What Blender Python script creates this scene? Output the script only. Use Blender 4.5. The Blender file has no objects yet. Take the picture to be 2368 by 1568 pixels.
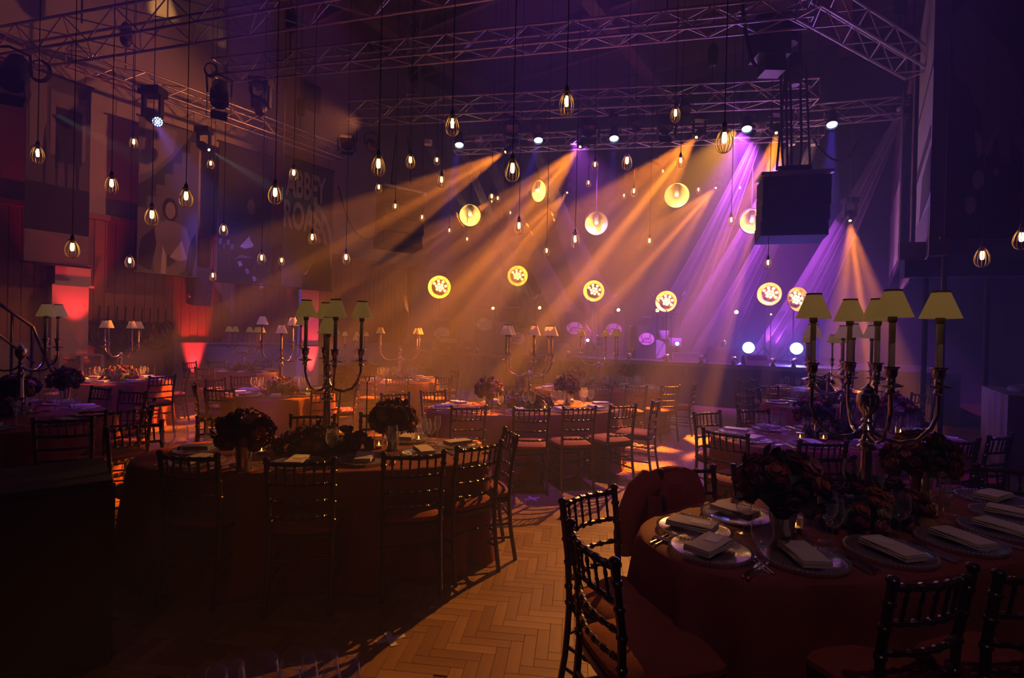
import bpy, bmesh, math, random
from mathutils import Vector, Matrix
random.seed(7)
SC = bpy.context.scene
COL = SC.collection
PI = math.pi
# ------------------------------------------------------------------ camera
FPX, CX, CY, CAMH = 1200.0, 1184.0, 784.0, 1.65
PITCH, ROLL = math.radians(-0.29), math.radians(1.3)
_F = Vector((0, math.cos(PITCH), math.sin(PITCH))); _R0 = Vector((1, 0, 0)); _U0 = Vector((0, -math.sin(PITCH), math.cos(PITCH)))
_R = _R0*math.cos(ROLL) + _U0*math.sin(ROLL); _U = -_R0*math.sin(ROLL) + _U0*math.cos(ROLL)
CAMP = Vector((0, 0, CAMH))
cam = bpy.data.cameras.new('camera'); camo = bpy.data.objects.new('camera', cam); COL.objects.link(camo)
cam.sensor_width = 36; cam.lens = 36*FPX/2368; cam.clip_end = 200; cam.clip_start = .05
m = Matrix((( _R.x, _U.x, -_F.x, 0), (_R.y, _U.y, -_F.y, 0), (_R.z, _U.z, -_F.z, CAMH), (0, 0, 0, 1)))
camo.matrix_world = m
SC.camera = camo
def ray(x, y): return _F + _R*((x-CX)/FPX) + _U*((CY-y)/FPX)
def G(x, y, z=0.0):                     # pixel -> point on the level plane at height z
    d = ray(x, y); return CAMP + d*((z-CAMH)/d.z)
def D(x, y, depth):                     # pixel -> point at a given depth from the camera
    d = ray(x, y); return CAMP + d*(depth/d.y)
def proj(p):
    v = Vector(p)-CAMP; k = v.dot(_F); return (CX+FPX*v.dot(_R)/k, CY-FPX*v.dot(_U)/k)
# ------------------------------------------------------------------ view and render feel
SC.view_settings.view_transform = 'Standard'; SC.view_settings.look = 'None'
SC.view_settings.gamma = 1; SC.view_settings.use_curve_mapping = False
SC.view_settings.exposure = 0.0
cy = SC.cycles
cy.max_bounces = 5; cy.diffuse_bounces = 2; cy.glossy_bounces = 2; cy.transmission_bounces = 2
cy.volume_bounces = 0; cy.transparent_max_bounces = 12
cy.caustics_reflective = False; cy.caustics_refractive = False
cy.sample_clamp_indirect = 2.0; cy.sample_clamp_direct = 20.0
cy.use_adaptive_sampling = True; cy.adaptive_threshold = .05; cy.adaptive_min_samples = 16
cy.use_denoising = True; cy.use_light_tree = True
# ------------------------------------------------------------------ air: stage haze in the whole hall
HAZE = 0.022
W = bpy.data.worlds.new('hall_air'); SC.world = W; W.use_nodes = True
wn = W.node_tree.nodes; wn['Background'].inputs[0].default_value = (0.0009, 0.0005, 0.0016, 1); wn['Background'].inputs[1].default_value = 1
vs = wn.new('ShaderNodeVolumeScatter'); vs.inputs['Color'].default_value = (1, 1, 1, 1)
vs.inputs['Density'].default_value = HAZE; vs.inputs['Anisotropy'].default_value = 0.25
W.node_tree.links.new(vs.outputs[0], wn['World Output'].inputs['Volume'])
# ------------------------------------------------------------------ stage lighting (the rig's own lamps, with added fill spots)
AMBER = (1.0, .24, .014); BLUE = (.10, .05, 1.0); VIOLET = (.62, .09, 1.0); RED = (1.0, .03, .03); WARM = (1.0, .55, .18)
def spot(p, target, power, col, angle, blend=.35, radius=.06, gobo=None, seed=0):
    l = bpy.data.lights.new('stage_or_fill_spot', 'SPOT'); o = bpy.data.objects.new('stage_or_fill_spot', l); COL.objects.link(o)
    p = Vector(p); d = Vector(target)-p
    o.location = p; o.rotation_euler = d.to_track_quat('-Z', 'Y').to_euler()
    l.energy = power; l.color = col; l.spot_size = math.radians(angle); l.spot_blend = blend; l.shadow_soft_size = radius
    if gobo:
        l.use_nodes = True; n = l.node_tree.nodes; k = l.node_tree.links; em = n['Emission']
        tc = n.new('ShaderNodeTexCoord'); sp = n.new('ShaderNodeSeparateXYZ'); k.new(tc.outputs['Normal'], sp.inputs[0])
        dv = [n.new('ShaderNodeMath') for _ in range(2)]
        for q, ax in zip(dv, ('X', 'Y')):
            q.operation = 'DIVIDE'; k.new(sp.outputs[ax], q.inputs[0]); k.new(sp.outputs['Z'], q.inputs[1])
        def mth(op, x, y=None, c=False):
            q = n.new('ShaderNodeMath'); q.operation = op; q.use_clamp = c
            for i_, w_ in enumerate((x, y)):
                if w_ is None: continue
                if isinstance(w_, (int, float)): q.inputs[i_].default_value = w_
                else: k.new(w_, q.inputs[i_])
            return q.outputs[0]
        def ramp(x, a_, b_):                 # smooth 0 at a_ to 1 at b_
            mr = n.new('ShaderNodeMapRange'); mr.interpolation_type = 'SMOOTHSTEP'; mr.inputs['From Min'].default_value = a_; mr.inputs['From Max'].default_value = b_
            k.new(x, mr.inputs['Value']); return mr.outputs[0]
        u, v = dv[0].outputs[0], dv[1].outputs[0]; tn = math.tan(math.radians(angle/2))
        rn = mth('DIVIDE', mth('SQRT', mth('ADD', mth('MULTIPLY', u, u), mth('MULTIPLY', v, v))), tn)
        an = mth('COSINE', mth('ADD', mth('MULTIPLY', mth('ARCTAN2', v, u), float(gobo)), seed*1.3))
        ring = mth('MULTIPLY', ramp(an, .25, .75), ramp(mth('ABSOLUTE', mth('SUBTRACT', rn, .66)), .34, .16))
        pat = mth('MAXIMUM', ring, ramp(rn, .30, .16))
        k.new(mth('ADD', mth('MULTIPLY', pat, 1.7), .012), em.inputs['Strength'])
    return o
# amber gobo beams: pixel of the lens, depth, pixel + depth of where it points, power, cone
BEAMS = [((1168, 352), 13.4, (560, 690), 10.0, 20000, 22), ((1341, 340), 12.9, (880, 850), 8.4, 22000, 23),
         ((1610, 318), 12.1, (1010, 985), 6.8, 22000, 25), ((1795, 308), 11.8, (1672, 1068), 7.2, 26000, 25),
         ((1137, 466), 18.3, (850, 640), 13.0, 17000, 14), ((1009, 527), 21.0, (800, 636), 14.5, 17000, 12),
         ((1311, 446), 17.0, (1000, 800), 12.0, 17000, 22), ((1655, 435), 16.1, (1290, 800), 11.0, 17000, 22),
         ((1966, 511), 12.6, (2010, 1020), 9.2, 17000, 23)]
BEAM_PTS = []
for i, (a, da, b, db, pw, ang) in enumerate(BEAMS):
    p, t = D(*a, da), D(*b, db); BEAM_PTS.append((p, t))
    spot(p + (t-p).normalized()*.05, t, pw, AMBER, ang, .25, .05, gobo=7, seed=i)
# low amber key that rakes the dance floor and the near tables from the stage truss
KEY = D(1700, 300, 12.0)
spot(KEY, G(1110, 1290), 6500, (1, .36, .05), 21, .5, .04)
# blue wash heads under the rear truss
WASH = [((1062, 337), 13.3, (1000, 700), 14, 2500, 16), ((1245, 326), 12.9, (1120, 760), 14, 2500, 18), ((1420, 322), 12.6, (1400, 760), 15, 2500, 14),
        ((1727, 300), 11.9, (1700, 800), 14, 3600, 18), ((1924, 290), 11.6, (1900, 800), 12, 3600, 18)]
for a, da, b, db, pw, ang in WASH:
    spot(D(*a, da), D(*b, db), pw, BLUE, ang, .5, .07)
# violet flood heads: rear truss onto the stage, added fill spots: deck upwards, unseen ones over the tables
for p, tg, pw, c, ang, gb in (((1.5, 13.6, 6.8), (4.5, 17.5, 1.5), 3200, VIOLET, 80, None), ((5.5, 12.8, 6.8), (7.0, 15.5, 1.5), 6500, VIOLET, 95, None),
                          ((3.0, 18.6, 1.5), (1.0, 13.0, 8.0), 130, (.9, .10, 1), 110, None), ((8.0, 15.6, 1.5), (5.0, 11.0, 8.0), 380, (.5, .07, 1), 110, None),  # added upward floods standing in for violet light scattered in the haze
                          ((-3.0, 5.0, 10), (-4.0, 8.0, .8), 2300, (.30, .07, 1), 40, 7), ((.4, 4.6, 10), (.6, 7.2, .8), 2300, (.30, .06, 1), 34, None),  # added unseen spots overhead, in place of a violet front-truss wash
                          ((2.6, 3.0, 10), (3.4, 5.4, .8), 1900, (.28, .06, 1), 30, None), ((-6.0, 5.6, 10), (-6.2, 8.4, .8), 1400, (.28, .07, 1), 40, None),
                          ((-1.2, -2.6, 8.0), (.4, 3.2, .8), 40, (1, .45, .2), 50, None), ((1.6, -1.5, 8.5), (1.9, 2.6, .8), 190, (.85, .42, .55), 30, None), ((-3.6, 12.2, 6.6), (-9.5, 11.5, 5.5), 520, (1, .26, .07), 90, None)):  # warm lamp behind the camera, then fills added for jacket table and left wall
    spot(p, tg, pw, c, ang, .8, .08, gb)
BLINDERS = [D(1731, 804, 14.2), D(1842, 806, 13.6)]
# ------------------------------------------------------------------ materials
MATS = {}
def mat(name, col=(.5, .5, .5), rough=.5, metal=0, emit=None, es=1, noise=None, spec=.5, bump=0, alpha=None, coat=0, trans=None):
    if name in MATS: return MATS[name]
    m = bpy.data.materials.new(name); m.use_nodes = True; n = m.node_tree.nodes; k = m.node_tree.links
    b = n['Principled BSDF']
    b.inputs['Base Color'].default_value = (*col, 1); b.inputs['Roughness'].default_value = rough; b.inputs['Metallic'].default_value = metal
    b.inputs['Specular IOR Level'].default_value = spec; b.inputs['Coat Weight'].default_value = coat
    if noise:
        tc = n.new('ShaderNodeTexCoord'); mp = n.new('ShaderNodeMapping'); nt = n.new('ShaderNodeTexNoise'); rp = n.new('ShaderNodeMix'); rp.data_type = 'RGBA'
        sc, amt = noise[0], noise[1]
        mp.inputs['Scale'].default_value = sc if isinstance(sc, tuple) else (sc, sc, sc)
        nt.inputs['Scale'].default_value = 1; nt.inputs['Detail'].default_value = 3
        k.new(tc.outputs['Object'], mp.inputs[0]); k.new(mp.outputs[0], nt.inputs['Vector']); k.new(nt.outputs['Fac'], rp.inputs['Factor'])
        rp.inputs[6].default_value = (*[c*(1-amt) for c in col], 1); rp.inputs[7].default_value = (*[min(1, c*(1+amt)) for c in col], 1)
        k.new(rp.outputs[2], b.inputs['Base Color'])
        if bump:
            bp = n.new('ShaderNodeBump'); bp.inputs['Strength'].default_value = bump; bp.inputs['Distance'].default_value = .01
            k.new(nt.outputs['Fac'], bp.inputs['Height']); k.new(bp.outputs[0], b.inputs['Normal'])
    if emit:
        b.inputs['Emission Color'].default_value = (*emit, 1); b.inputs['Emission Strength'].default_value = es
    if trans:                            # light passes through: fabric shades, gauze
        tb = n.new('ShaderNodeBsdfTranslucent'); tb.inputs[0].default_value = (*col, 1); mx = n.new('ShaderNodeMixShader'); mx.inputs[0].default_value = trans
        out = n['Material Output']; k.new(b.outputs[0], mx.inputs[1]); k.new(tb.outputs[0], mx.inputs[2]); last = mx
        if alpha is not None:
            tr = n.new('ShaderNodeBsdfTransparent'); m2 = n.new('ShaderNodeMixShader'); m2.inputs[0].default_value = alpha
            k.new(tr.outputs[0], m2.inputs[1]); k.new(mx.outputs[0], m2.inputs[2]); last = m2
        k.new(last.outputs[0], out.inputs[0])
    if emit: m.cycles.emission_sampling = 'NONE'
    MATS[name] = m; return m
def glass_mat(name, tint=(1, 1, 1), lo=.08, hi=.8, rough=.12, body=.35, power=2.0):
    if name in MATS: return MATS[name]
    m = bpy.data.materials.new(name); m.use_nodes = True; n = m.node_tree.nodes; k = m.node_tree.links
    n.remove(n['Principled BSDF'])
    tr = n.new('ShaderNodeBsdfTransparent'); tr.inputs[0].default_value = (*tint, 1)
    gl = n.new('ShaderNodeBsdfGlossy'); gl.inputs['Roughness'].default_value = rough
    df = n.new('ShaderNodeBsdfTranslucent'); df.inputs[0].default_value = (.85, .85, .85, 1)
    d2 = n.new('ShaderNodeBsdfDiffuse'); d2.inputs[0].default_value = (.85, .85, .85, 1)
    ad = n.new('ShaderNodeMixShader'); ad.inputs[0].default_value = .5; k.new(df.outputs[0], ad.inputs[1]); k.new(d2.outputs[0], ad.inputs[2])
    sf = n.new('ShaderNodeMixShader'); sf.inputs[0].default_value = body; k.new(gl.outputs[0], sf.inputs[1]); k.new(ad.outputs[0], sf.inputs[2])
    lw = n.new('ShaderNodeLayerWeight'); lw.inputs[0].default_value = .5
    pw = n.new('ShaderNodeMath'); pw.operation = 'POWER'; pw.inputs[1].default_value = power; k.new(lw.outputs['Facing'], pw.inputs[0])
    mr = n.new('ShaderNodeMapRange'); mr.inputs['To Min'].default_value = lo; mr.inputs['To Max'].default_value = hi
    k.new(pw.outputs[0], mr.inputs['Value']); mx = n.new('ShaderNodeMixShader')
    k.new(mr.outputs[0], mx.inputs[0]); k.new(tr.outputs[0], mx.inputs[1]); k.new(sf.outputs[0], mx.inputs[2])
    k.new(mx.outputs[0], n['Material Output'].inputs[0]); MATS[name] = m; return m
M_CHAIR = mat('lacquered_dark_wood', (.035, .018, .014), .28, 0, coat=.4, noise=((3, 3, 30), .4))
M_SEAT = mat('rust_cushion_fabric', (.27, .06, .025), .85, noise=(40, .25), bump=.2)
M_CLOTH = mat('rust_tablecloth', (.22, .045, .028), .75, noise=((4, 4, 4), .35), bump=.05)
M_NAPKIN = mat('cream_linen', (.66, .60, .52), .85, noise=(60, .1), bump=.15)
M_CARD = mat('white_card', (.75, .72, .66), .7)
M_SILVER = mat('polished_silver', (.78, .76, .74), .16, 1)
M_CUTLERY = mat('cutlery_steel', (.75, .74, .72), .2, 1)
M_CANDLE = mat('candle_wax_tube', (.62, .55, .42), .6)
M_SHADE = mat('parchment_lampshade', (.62, .46, .24), .8, noise=(70, .12), trans=.45, emit=(1, .62, .15), es=.13)  # faint lamp glow put into the shade itself; no bulb inside
M_SHADETRIM = mat('lampshade_trim', (.20, .14, .07), .7)
M_GLASS = glass_mat('clear_glass', (.98, .98, .98), .09, .97, .12, .5, 2.2)
M_PLATE = glass_mat('clear_glass_plate', (.95, .95, .95), .14, .8, .14, .25, 1.5)
M_BEAD = glass_mat('glass_beads', (.9, .88, .85), .45, .95, .16, .4, 1.0)
M_VOTIVE = glass_mat('smoked_votive_glass', (.75, .6, .45), .12, .7, .12, .3)
M_BLACK = mat('black_powder_coat', (.012, .012, .013), .45)
M_BLACKM = mat('matt_black', (.010, .010, .011), .8)
M_ALU = mat('truss_aluminium', (.66, .62, .60), .42, .8)
M_CORD = None
M_CABLE = mat('black_cable', (.008, .008, .008), .6)
M_CAGE = mat('brass_cage_wire', (.62, .42, .16), .42, .55)
M_BULB = mat('glowing_filament_bulb', (1, .8, .5), .4, emit=(1, .60, .20), es=9)
M_FLAME = mat('candle_flame', (1, .6, .2), .5, emit=(1, .5, .1), es=12)
M_WHITEBULB = mat('cluster_bulb', (1, .9, .7), .4, emit=(1, .58, .16), es=6)
M_DISH = mat('gold_reflector', (.85, .52, .14), .38, .55, noise=(22, .3))
M_SCOOP = mat('white_enamel_scoop', (.85, .74, .46), .5)
M_GREYMETAL = mat('grey_enamel', (.10, .10, .11), .4, .3)
M_LENS_Y = mat('amber_lens', (1, .6, .1), .2, emit=(1, .52, .03), es=40)
M_LENS_B = mat('blue_lens', (.4, .5, 1), .2, emit=(.35, .45, 1), es=14)
M_LENS_W = mat('blinder_lens', (.6, .8, 1), .2, emit=(.42, .62, 1.0), es=26)
M_LED = mat('led_face', (.5, .7, 1), .3, emit=(.45, .62, 1), es=9)
M_DARKGLASS = mat('dark_lens', (.03, .03, .05), .1)
M_WALLUP = mat('painted_plaster', (.46, .42, .40), .85, noise=(2, .12))
M_WOOD = mat('oak_panelling', (.30, .15, .06), .6, noise=((14, 14, 1.2), .3))
M_SKIRT = mat('grey_painted_panel', (.30, .29, .31), .7, noise=(3, .1))
M_WHITEBOX = mat('white_painted_timber', (.62, .58, .56), .7, noise=(6, .08))
M_CEIL = mat('ceiling_board', (.14, .10, .085), .9, noise=(1.2, .3))
M_BEAM = mat('timber_beam', (.30, .20, .13), .8, noise=((1, 8, 8), .3))
M_DARKWALL = mat('dark_drape', (.035, .03, .04), .9, noise=((6, 6, .3), .4))
M_FLOORB = mat('parquet_bed', (.10, .05, .025), .6)
M_STAGE = mat('stage_black', (.03, .026, .03), .6, noise=(8, .2))
M_GAUZE = mat('white_gauze', (.85, .82, .82), .9, trans=.5, alpha=.27)
M_STEM = mat('bloom_stem', (.03, .06, .02), .7)
M_LEAF = mat('dark_leaf', (.02, .045, .02), .55)
M_BLOOM = [mat('bloom_burgundy', (.14, .012, .03), .7), mat('bloom_rust', (.34, .09, .03), .7), mat('bloom_plum', (.07, .015, .06), .7), mat('bloom_pink', (.42, .16, .18), .7), mat('bloom_cream', (.45, .36, .25), .7)]
M_JACKET = mat('rust_red_jacket_wool', (.30, .045, .03), .9, noise=(30, .25), bump=.2)
M_TAPE = mat('white_tape', (.7, .68, .66), .6)
M_BANNER = mat('grey_banner_print', (.12, .11, .11), .8, noise=(1.5, .25))
M_PRINTD = mat('dark_print_tone', (.03, .028, .03), .8, noise=(2, .3))
M_PRINTM = mat('mid_print_tone', (.24, .21, .20), .8, noise=(2, .2))
M_PRINTL = mat('light_print_tone', (.62, .56, .52), .8, noise=(3, .15))
M_LOGO = mat('pale_logo_disc', (.62, .50, .50), .7)
M_INK = mat('logo_ink', (.10, .06, .07), .7)
M_EXIT = mat('green_exit_light', (.1, .8, .3), .5, emit=(.15, 1, .35), es=3)
M_CHROMEBALL = mat('mirror_ball_silver', (.8, .78, .76), .12, 1)
M_CASE = mat('black_laminate', (.004, .004, .0045), .6)
M_PAPER = mat('sheet_paper', (.8, .76, .7), .8)
M_BRASS = mat('brass', (.75, .5, .18), .25, 1)
M_DRUM = mat('clear_drum_shell', (.3, .3, .36), .25)
# ------------------------------------------------------------------ mesh builder
class MB:
    def __init__(s): s.v = []; s.f = []; s.mi = []; s.cur = 0
    def add(s, vs, fs):
        o = len(s.v); s.v += [tuple(p) for p in vs]; s.f += [tuple(i+o for i in f) for f in fs]; s.mi += [s.cur]*len(fs); return s
    def box(s, c, d, rz=0, taper=1):
        x, y, z = d[0]/2, d[1]/2, d[2]/2; P = []
        for sz in (-1, 1):
            t = taper if sz > 0 else 1
            for sx, sy in ((-1, -1), (1, -1), (1, 1), (-1, 1)):
                px, py = sx*x*t, sy*y*t
                P.append((c[0]+px*math.cos(rz)-py*math.sin(rz), c[1]+px*math.sin(rz)+py*math.cos(rz), c[2]+sz*z))
        return s.add(P, [(3, 2, 1, 0), (4, 5, 6, 7), (0, 1, 5, 4), (1, 2, 6, 5), (2, 3, 7, 6), (3, 0, 4, 7)])
    def lathe(s, prof, n=12, c=(0, 0, 0), axis=None, caps=True):
        P = []; F = []; k = len(prof)
        if axis is None: X, Y, Z = Vector((1, 0, 0)), Vector((0, 1, 0)), Vector((0, 0, 1))
        else:
            Z = Vector(axis).normalized(); X = Z.orthogonal().normalized(); Y = Z.cross(X)
        c = Vector(c)
        for r, z in prof:
            for i in range(n):
                a = 2*PI*i/n; P.append(c + X*(r*math.cos(a)) + Y*(r*math.sin(a)) + Z*z)
        for j in range(k-1):
            for i in range(n):
                i2 = (i+1) % n; F.append((j*n+i, j*n+i2, (j+1)*n+i2, (j+1)*n+i))
        if caps:
            if prof[0][0] > 1e-4: F.append(tuple(range(n-1, -1, -1)))
            if prof[-1][0] > 1e-4: F.append(tuple((k-1)*n+i for i in range(n)))
        return s.add(P, F)
    def path(s, pts, r, n=6, closed=False):
        pts = [Vector(p) for p in pts]; k = len(pts); rs = r if isinstance(r, (list, tuple)) else [r]*k
        P = []; F = []; up = None
        for j, p in enumerate(pts):
            t = (pts[(j+1) % k] - pts[j-1]) if closed else (pts[min(j+1, k-1)]-pts[max(j-1, 0)])
            t.normalize()
            if up is None: up = t.orthogonal().normalized()
            up = (up - t*up.dot(t)); up = up.normalized() if up.length > 1e-6 else t.orthogonal().normalized()
            sd = t.cross(up)
            for i in range(n):
                a = 2*PI*i/n; P.append(p + up*(rs[j]*math.cos(a)) + sd*(rs[j]*math.sin(a)))
        for j in range(k if closed else k-1):
            j2 = (j+1) % k
            for i in range(n):
                i2 = (i+1) % n; F.append((j*n+i, j*n+i2, j2*n+i2, j2*n+i))
        if not closed: F += [tuple(range(n-1, -1, -1)), tuple((k-1)*n+i for i in range(n))]
        return s.add(P, F)
    def prism(s, poly, h, z0=0):            # polygon in XY pulled up by h
        n = len(poly); P = [(x, y, z0) for x, y in poly] + [(x, y, z0+h) for x, y in poly]
        return s.add(P, [tuple(range(n-1, -1, -1)), tuple(range(n, 2*n))] + [(i, (i+1) % n, n+(i+1) % n, n+i) for i in range(n)])
    def ball(s, c, r, sub=2, sc=(1, 1, 1)):
        bm = bmesh.new(); bmesh.ops.create_icosphere(bm, subdivisions=sub, radius=r)
        vs = [(v.co.x*sc[0]+c[0], v.co.y*sc[1]+c[1], v.co.z*sc[2]+c[2]) for v in bm.verts]; fs = [tuple(v.index for v in f.verts) for f in bm.faces]
        bm.free(); return s.add(vs, fs)
    def grid(s, rows, flip=False):
        n = len(rows[0]); P = [p for r in rows for p in r]; F = []
        for j in range(len(rows)-1):
            for i in range(n-1):
                q = (j*n+i, j*n+i+1, (j+1)*n+i+1, (j+1)*n+i); F.append(q[::-1] if flip else q)
        return s.add(P, F)
    def mesh(s, name, m, smooth=True):
        me = bpy.data.meshes.new(name); me.from_pydata([tuple(v) for v in s.v], [], s.f)
        for q in (m if isinstance(m, (list, tuple)) else [m]): me.materials.append(q)
        me.polygons.foreach_set('use_smooth', [bool(smooth)]*len(s.f))
        if any(s.mi): me.polygons.foreach_set('material_index', s.mi)
        if smooth:
            try: me.set_sharp_from_angle(angle=math.radians(38))
            except Exception: pass
        me.update(); return me
def ob(name, me, parent=None, loc=(0, 0, 0), rot=(0, 0, 0), sc=None):
    o = bpy.data.objects.new(name, me); COL.objects.link(o)
    if parent: o.parent = parent
    o.location = loc; o.rotation_euler = rot
    if sc: o.scale = sc
    return o
def tag(o, label, cat, group=None, kind=None):
    o['label'] = label; o['category'] = cat
    if group: o['group'] = group
    if kind: o['kind'] = kind
    return o
def struct(name, me, parent=None, loc=(0, 0, 0), rot=(0, 0, 0)):
    o = ob(name, me, parent, loc, rot)
    if not parent: o['kind'] = 'structure'
    return o
def thing(name, label, cat, loc=(0, 0, 0), rz=0, group=None):
    o = ob(name, None, None, loc, (0, 0, rz)); o.empty_display_size = .1
    return tag(o, label, cat, group)
def dup(o, loc=None, rz=None, label=None, group=None, parent=None):
    c = o.copy(); COL.objects.link(c)
    if parent is not None: c.parent = parent
    if loc is not None: c.location = loc
    if rz is not None: c.rotation_euler = (0, 0, rz)
    if label: c['label'] = label
    if group: c['group'] = group
    for ch in KIDS.get(o.name, []):
        k = dup(ch, parent=c)
    return c
KIDS = {}
def freeze(o):                               # remember a prototype's tree so that copies need no scene search
    KIDS[o.name] = list(o.children)
    for c in o.children: freeze(c)
_rod = {}
def rodmesh(m, n=8):
    if (m.name, n) not in _rod: _rod[(m.name, n)] = MB().lathe([(1, 0), (1, 1)], n).mesh('rod', m)
    return _rod[(m.name, n)]
def rod(name, p0, p1, r, m, parent=None, n=8):
    p0, p1 = Vector(p0), Vector(p1); d = p1-p0
    return ob(name, rodmesh(m, n), parent, p0, d.to_track_quat('Z', 'Y').to_euler(), (r, r, d.length))
def yaw(d): return math.atan2(d[1], d[0])-PI/2   # heading that turns local +Y to d
# ================================================================== the hall
AX_U, AX_V = Vector((.826, -.563, 0)), Vector((.563, .826, 0))       # across the hall, along the hall
HALLYAW = yaw(AX_V)
UL, UR, VF, VB, HC = -14.3, 3.2, -5.0, 20.0, 11.5
def H(u, v, z=0): return AX_U*u + AX_V*v + Vector((0, 0, z))
def wall_left_at(px, z=0):                                            # point of the left wall seen at image column px
    d = ray(px, 778); u = d.dot(AX_U); return CAMP*0 + Vector((d.x, d.y, 0))*(UL/u) + Vector((0, 0, z))
def hbox(u0, u1, v0, v1, z0, z1):                                     # box laid out along the hall's axes
    b = MB(); P = [H(u, v, z) for z in (z0, z1) for u, v in ((u0, v0), (u1, v0), (u1, v1), (u0, v1))]
    return b.add(P, [(3, 2, 1, 0), (4, 5, 6, 7), (0, 1, 5, 4), (1, 2, 6, 5), (2, 3, 7, 6), (3, 0, 4, 7)])
floor = struct('floor', hbox(UL, UR, VF, VB, -.1, -.004).mesh('floor', M_FLOORB, False))
struct('ceiling', hbox(UL, UR, VF, VB, HC, HC+.2).mesh('ceiling', M_CEIL, False))
wl = struct('wall_left', hbox(UL-.3, UL, VF, VB, 0, HC).mesh('wall_left', M_WALLUP, False))
wr = struct('wall_right', hbox(UR, UR+.3, VF, VB, 0, HC).mesh('wall_right', M_DARKWALL, False))
struct('wall_back', hbox(UL-.3, UR+.3, VB, VB+.3, 0, HC).mesh('wall_back', M_DARKWALL, False))
struct('wall_front', hbox(UL-.3, UR+.3, VF-.3, VF, 0, HC).mesh('wall_front', M_DARKWALL, False))
for i, u in enumerate((-12.5, -6.6, -.7)):
    struct('trim_%d' % (i+1), hbox(u-.2, u+.2, VF, VB, HC-.5, HC).mesh('ceiling_beam', M_BEAM, False))
for i in range(9):
    v = 1.5+i*2.1
    struct('trim_%d' % (i+4), hbox(UL, UR, v-.07, v+.07, HC-.22, HC).mesh('ceiling_joist', M_BEAM, False))
# oak boards, grey skirting panel and rail on the left wall
struct('trim_20', hbox(UL, UL+.09, VF, 16, 4.06, 4.18).mesh('panel_rail', M_WOOD, False))
struct('baseboard_left', hbox(UL, UL+.05, VF, 16, 0, 1.26).mesh('skirting', M_SKIRT, False))
struct('trim_21', hbox(UL, UL+.07, VF, 16, 1.26, 1.31).mesh('skirting_rail', M_SKIRT, False))
bw = .2
bm_ = MB().box((0, 0, 1.375), (.035, bw-.012, 2.75)).mesh('board', M_WOOD, False)
for i in range(66):
    p = H(UL+.018+(i % 3)*.003, 1.0+i*bw, 1.31); ob('board', bm_, wl, p, (0, 0, HALLYAW))
# wall grille and painted window surround high on the left wall
def wallbox(name, px0, px1, z0, z1, depth, m, off=0.0, label=None, cat=None):
    a, b = wall_left_at(px0), wall_left_at(px1); va, vb = a.dot(AX_V), b.dot(AX_V)
    me = hbox(UL+off, UL+off+depth, va, vb, z0, z1).mesh(name, m, False)
    return ob(name, me)
def wz(px, py):                                                        # height on the left wall at a pixel
    d = ray(px, py); u = d.dot(AX_U); return CAMH + d.z*(UL/u)
o = struct('trim_22', wallbox('x', 690, 728, wz(700, 250), wz(700, 185), .06, M_GREYMETAL).data); bpy.data.objects.remove(bpy.data.objects['x'])
# parquet: herringbone blocks, real pieces with recessed joints
BL, BWD = .27, .0675
FCEN = Vector((.2, 3.6, 0)); FROT = math.radians(38+45-90)
m_blocks = [mat('oak_block_%d' % i, c, .42, noise=((3, 30, 3), .25)) for i, c in enumerate(((.30, .165, .075), (.25, .13, .058), (.35, .20, .095), (.28, .15, .065)))]
blk = [MB().box((0, 0, -.004), (BL-.003, BWD-.003, .008)).mesh('block', q, False) for q in m_blocks]
cr, sr = math.cos(FROT), math.sin(FROT)
cells = []
NX = 75
for i in range(-NX, NX):
    for j in range(-NX, NX):
        # herringbone lattice: translation vectors (w, w) and (L, -L) over the width grid
        ox, oy = i*BWD + j*BL, i*BWD - j*BL
        for kind in (0, 1):
            if kind == 0: x, y, r = ox+BL/2, oy+BWD/2, 0
            else: x, y, r = ox+BWD/2-BWD+BWD, oy+BWD+BL/2, PI/2
            if kind == 1: x = ox+BWD/2
            p = Vector((FCEN.x+x*cr-y*sr, FCEN.y+x*sr+y*cr, 0))
            if p.y < 1.3: continue
            q = proj(p)
            if 230 < q[0] < 2250 and 930 < q[1] < 1600: cells.append((p, r+FROT, q))
def floor_score(c): return -(c[2][1] + (-600 if not (820 < c[2][0] < 1420) else 0))
cells.sort(key=floor_score)
rnd = random.Random(3)
for p, r, q in cells[:300]: ob('block', rnd.choice(blk), floor, p, (0, 0, r))
fb = MB()
for p, r, q in cells[300:14000]:
    fb.cur = rnd.randrange(4)
    x, y = (BL-.003)/2, (BWD-.003)/2; c_, s_ = math.cos(r), math.sin(r)
    P = [(p.x+a*c_-b*s_, p.y+a*s_+b*c_, z) for z in (-.006, 0) for a, b in ((-x, -y), (x, -y), (x, y), (-x, y))]
    fb.add(P, [(4, 5, 6, 7), (0, 1, 5, 4), (1, 2, 6, 5), (2, 3, 7, 6), (3, 0, 4, 7)])
o = ob('far_blocks', fb.mesh('far_blocks', m_blocks, False), floor); o['kind'] = 'stuff'
# floor marks
for (x, y), lab, ln in (((903, 1478), 'white tape cross stuck on the parquet', .16), ((1231, 1153), 'thin white tape cross on the floor by the aisle chairs', .17)):
    g = G(x, y); b = MB().box((0, 0, .001), (ln, .035, .002)); b.box((0, 0, .002), (.035, ln*.9, .002))
    tag(ob('tape_cross', b.mesh('tape_cross', M_TAPE, False), None, (g.x, g.y, 0), (0, 0, .5)), lab, 'tape')
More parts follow.
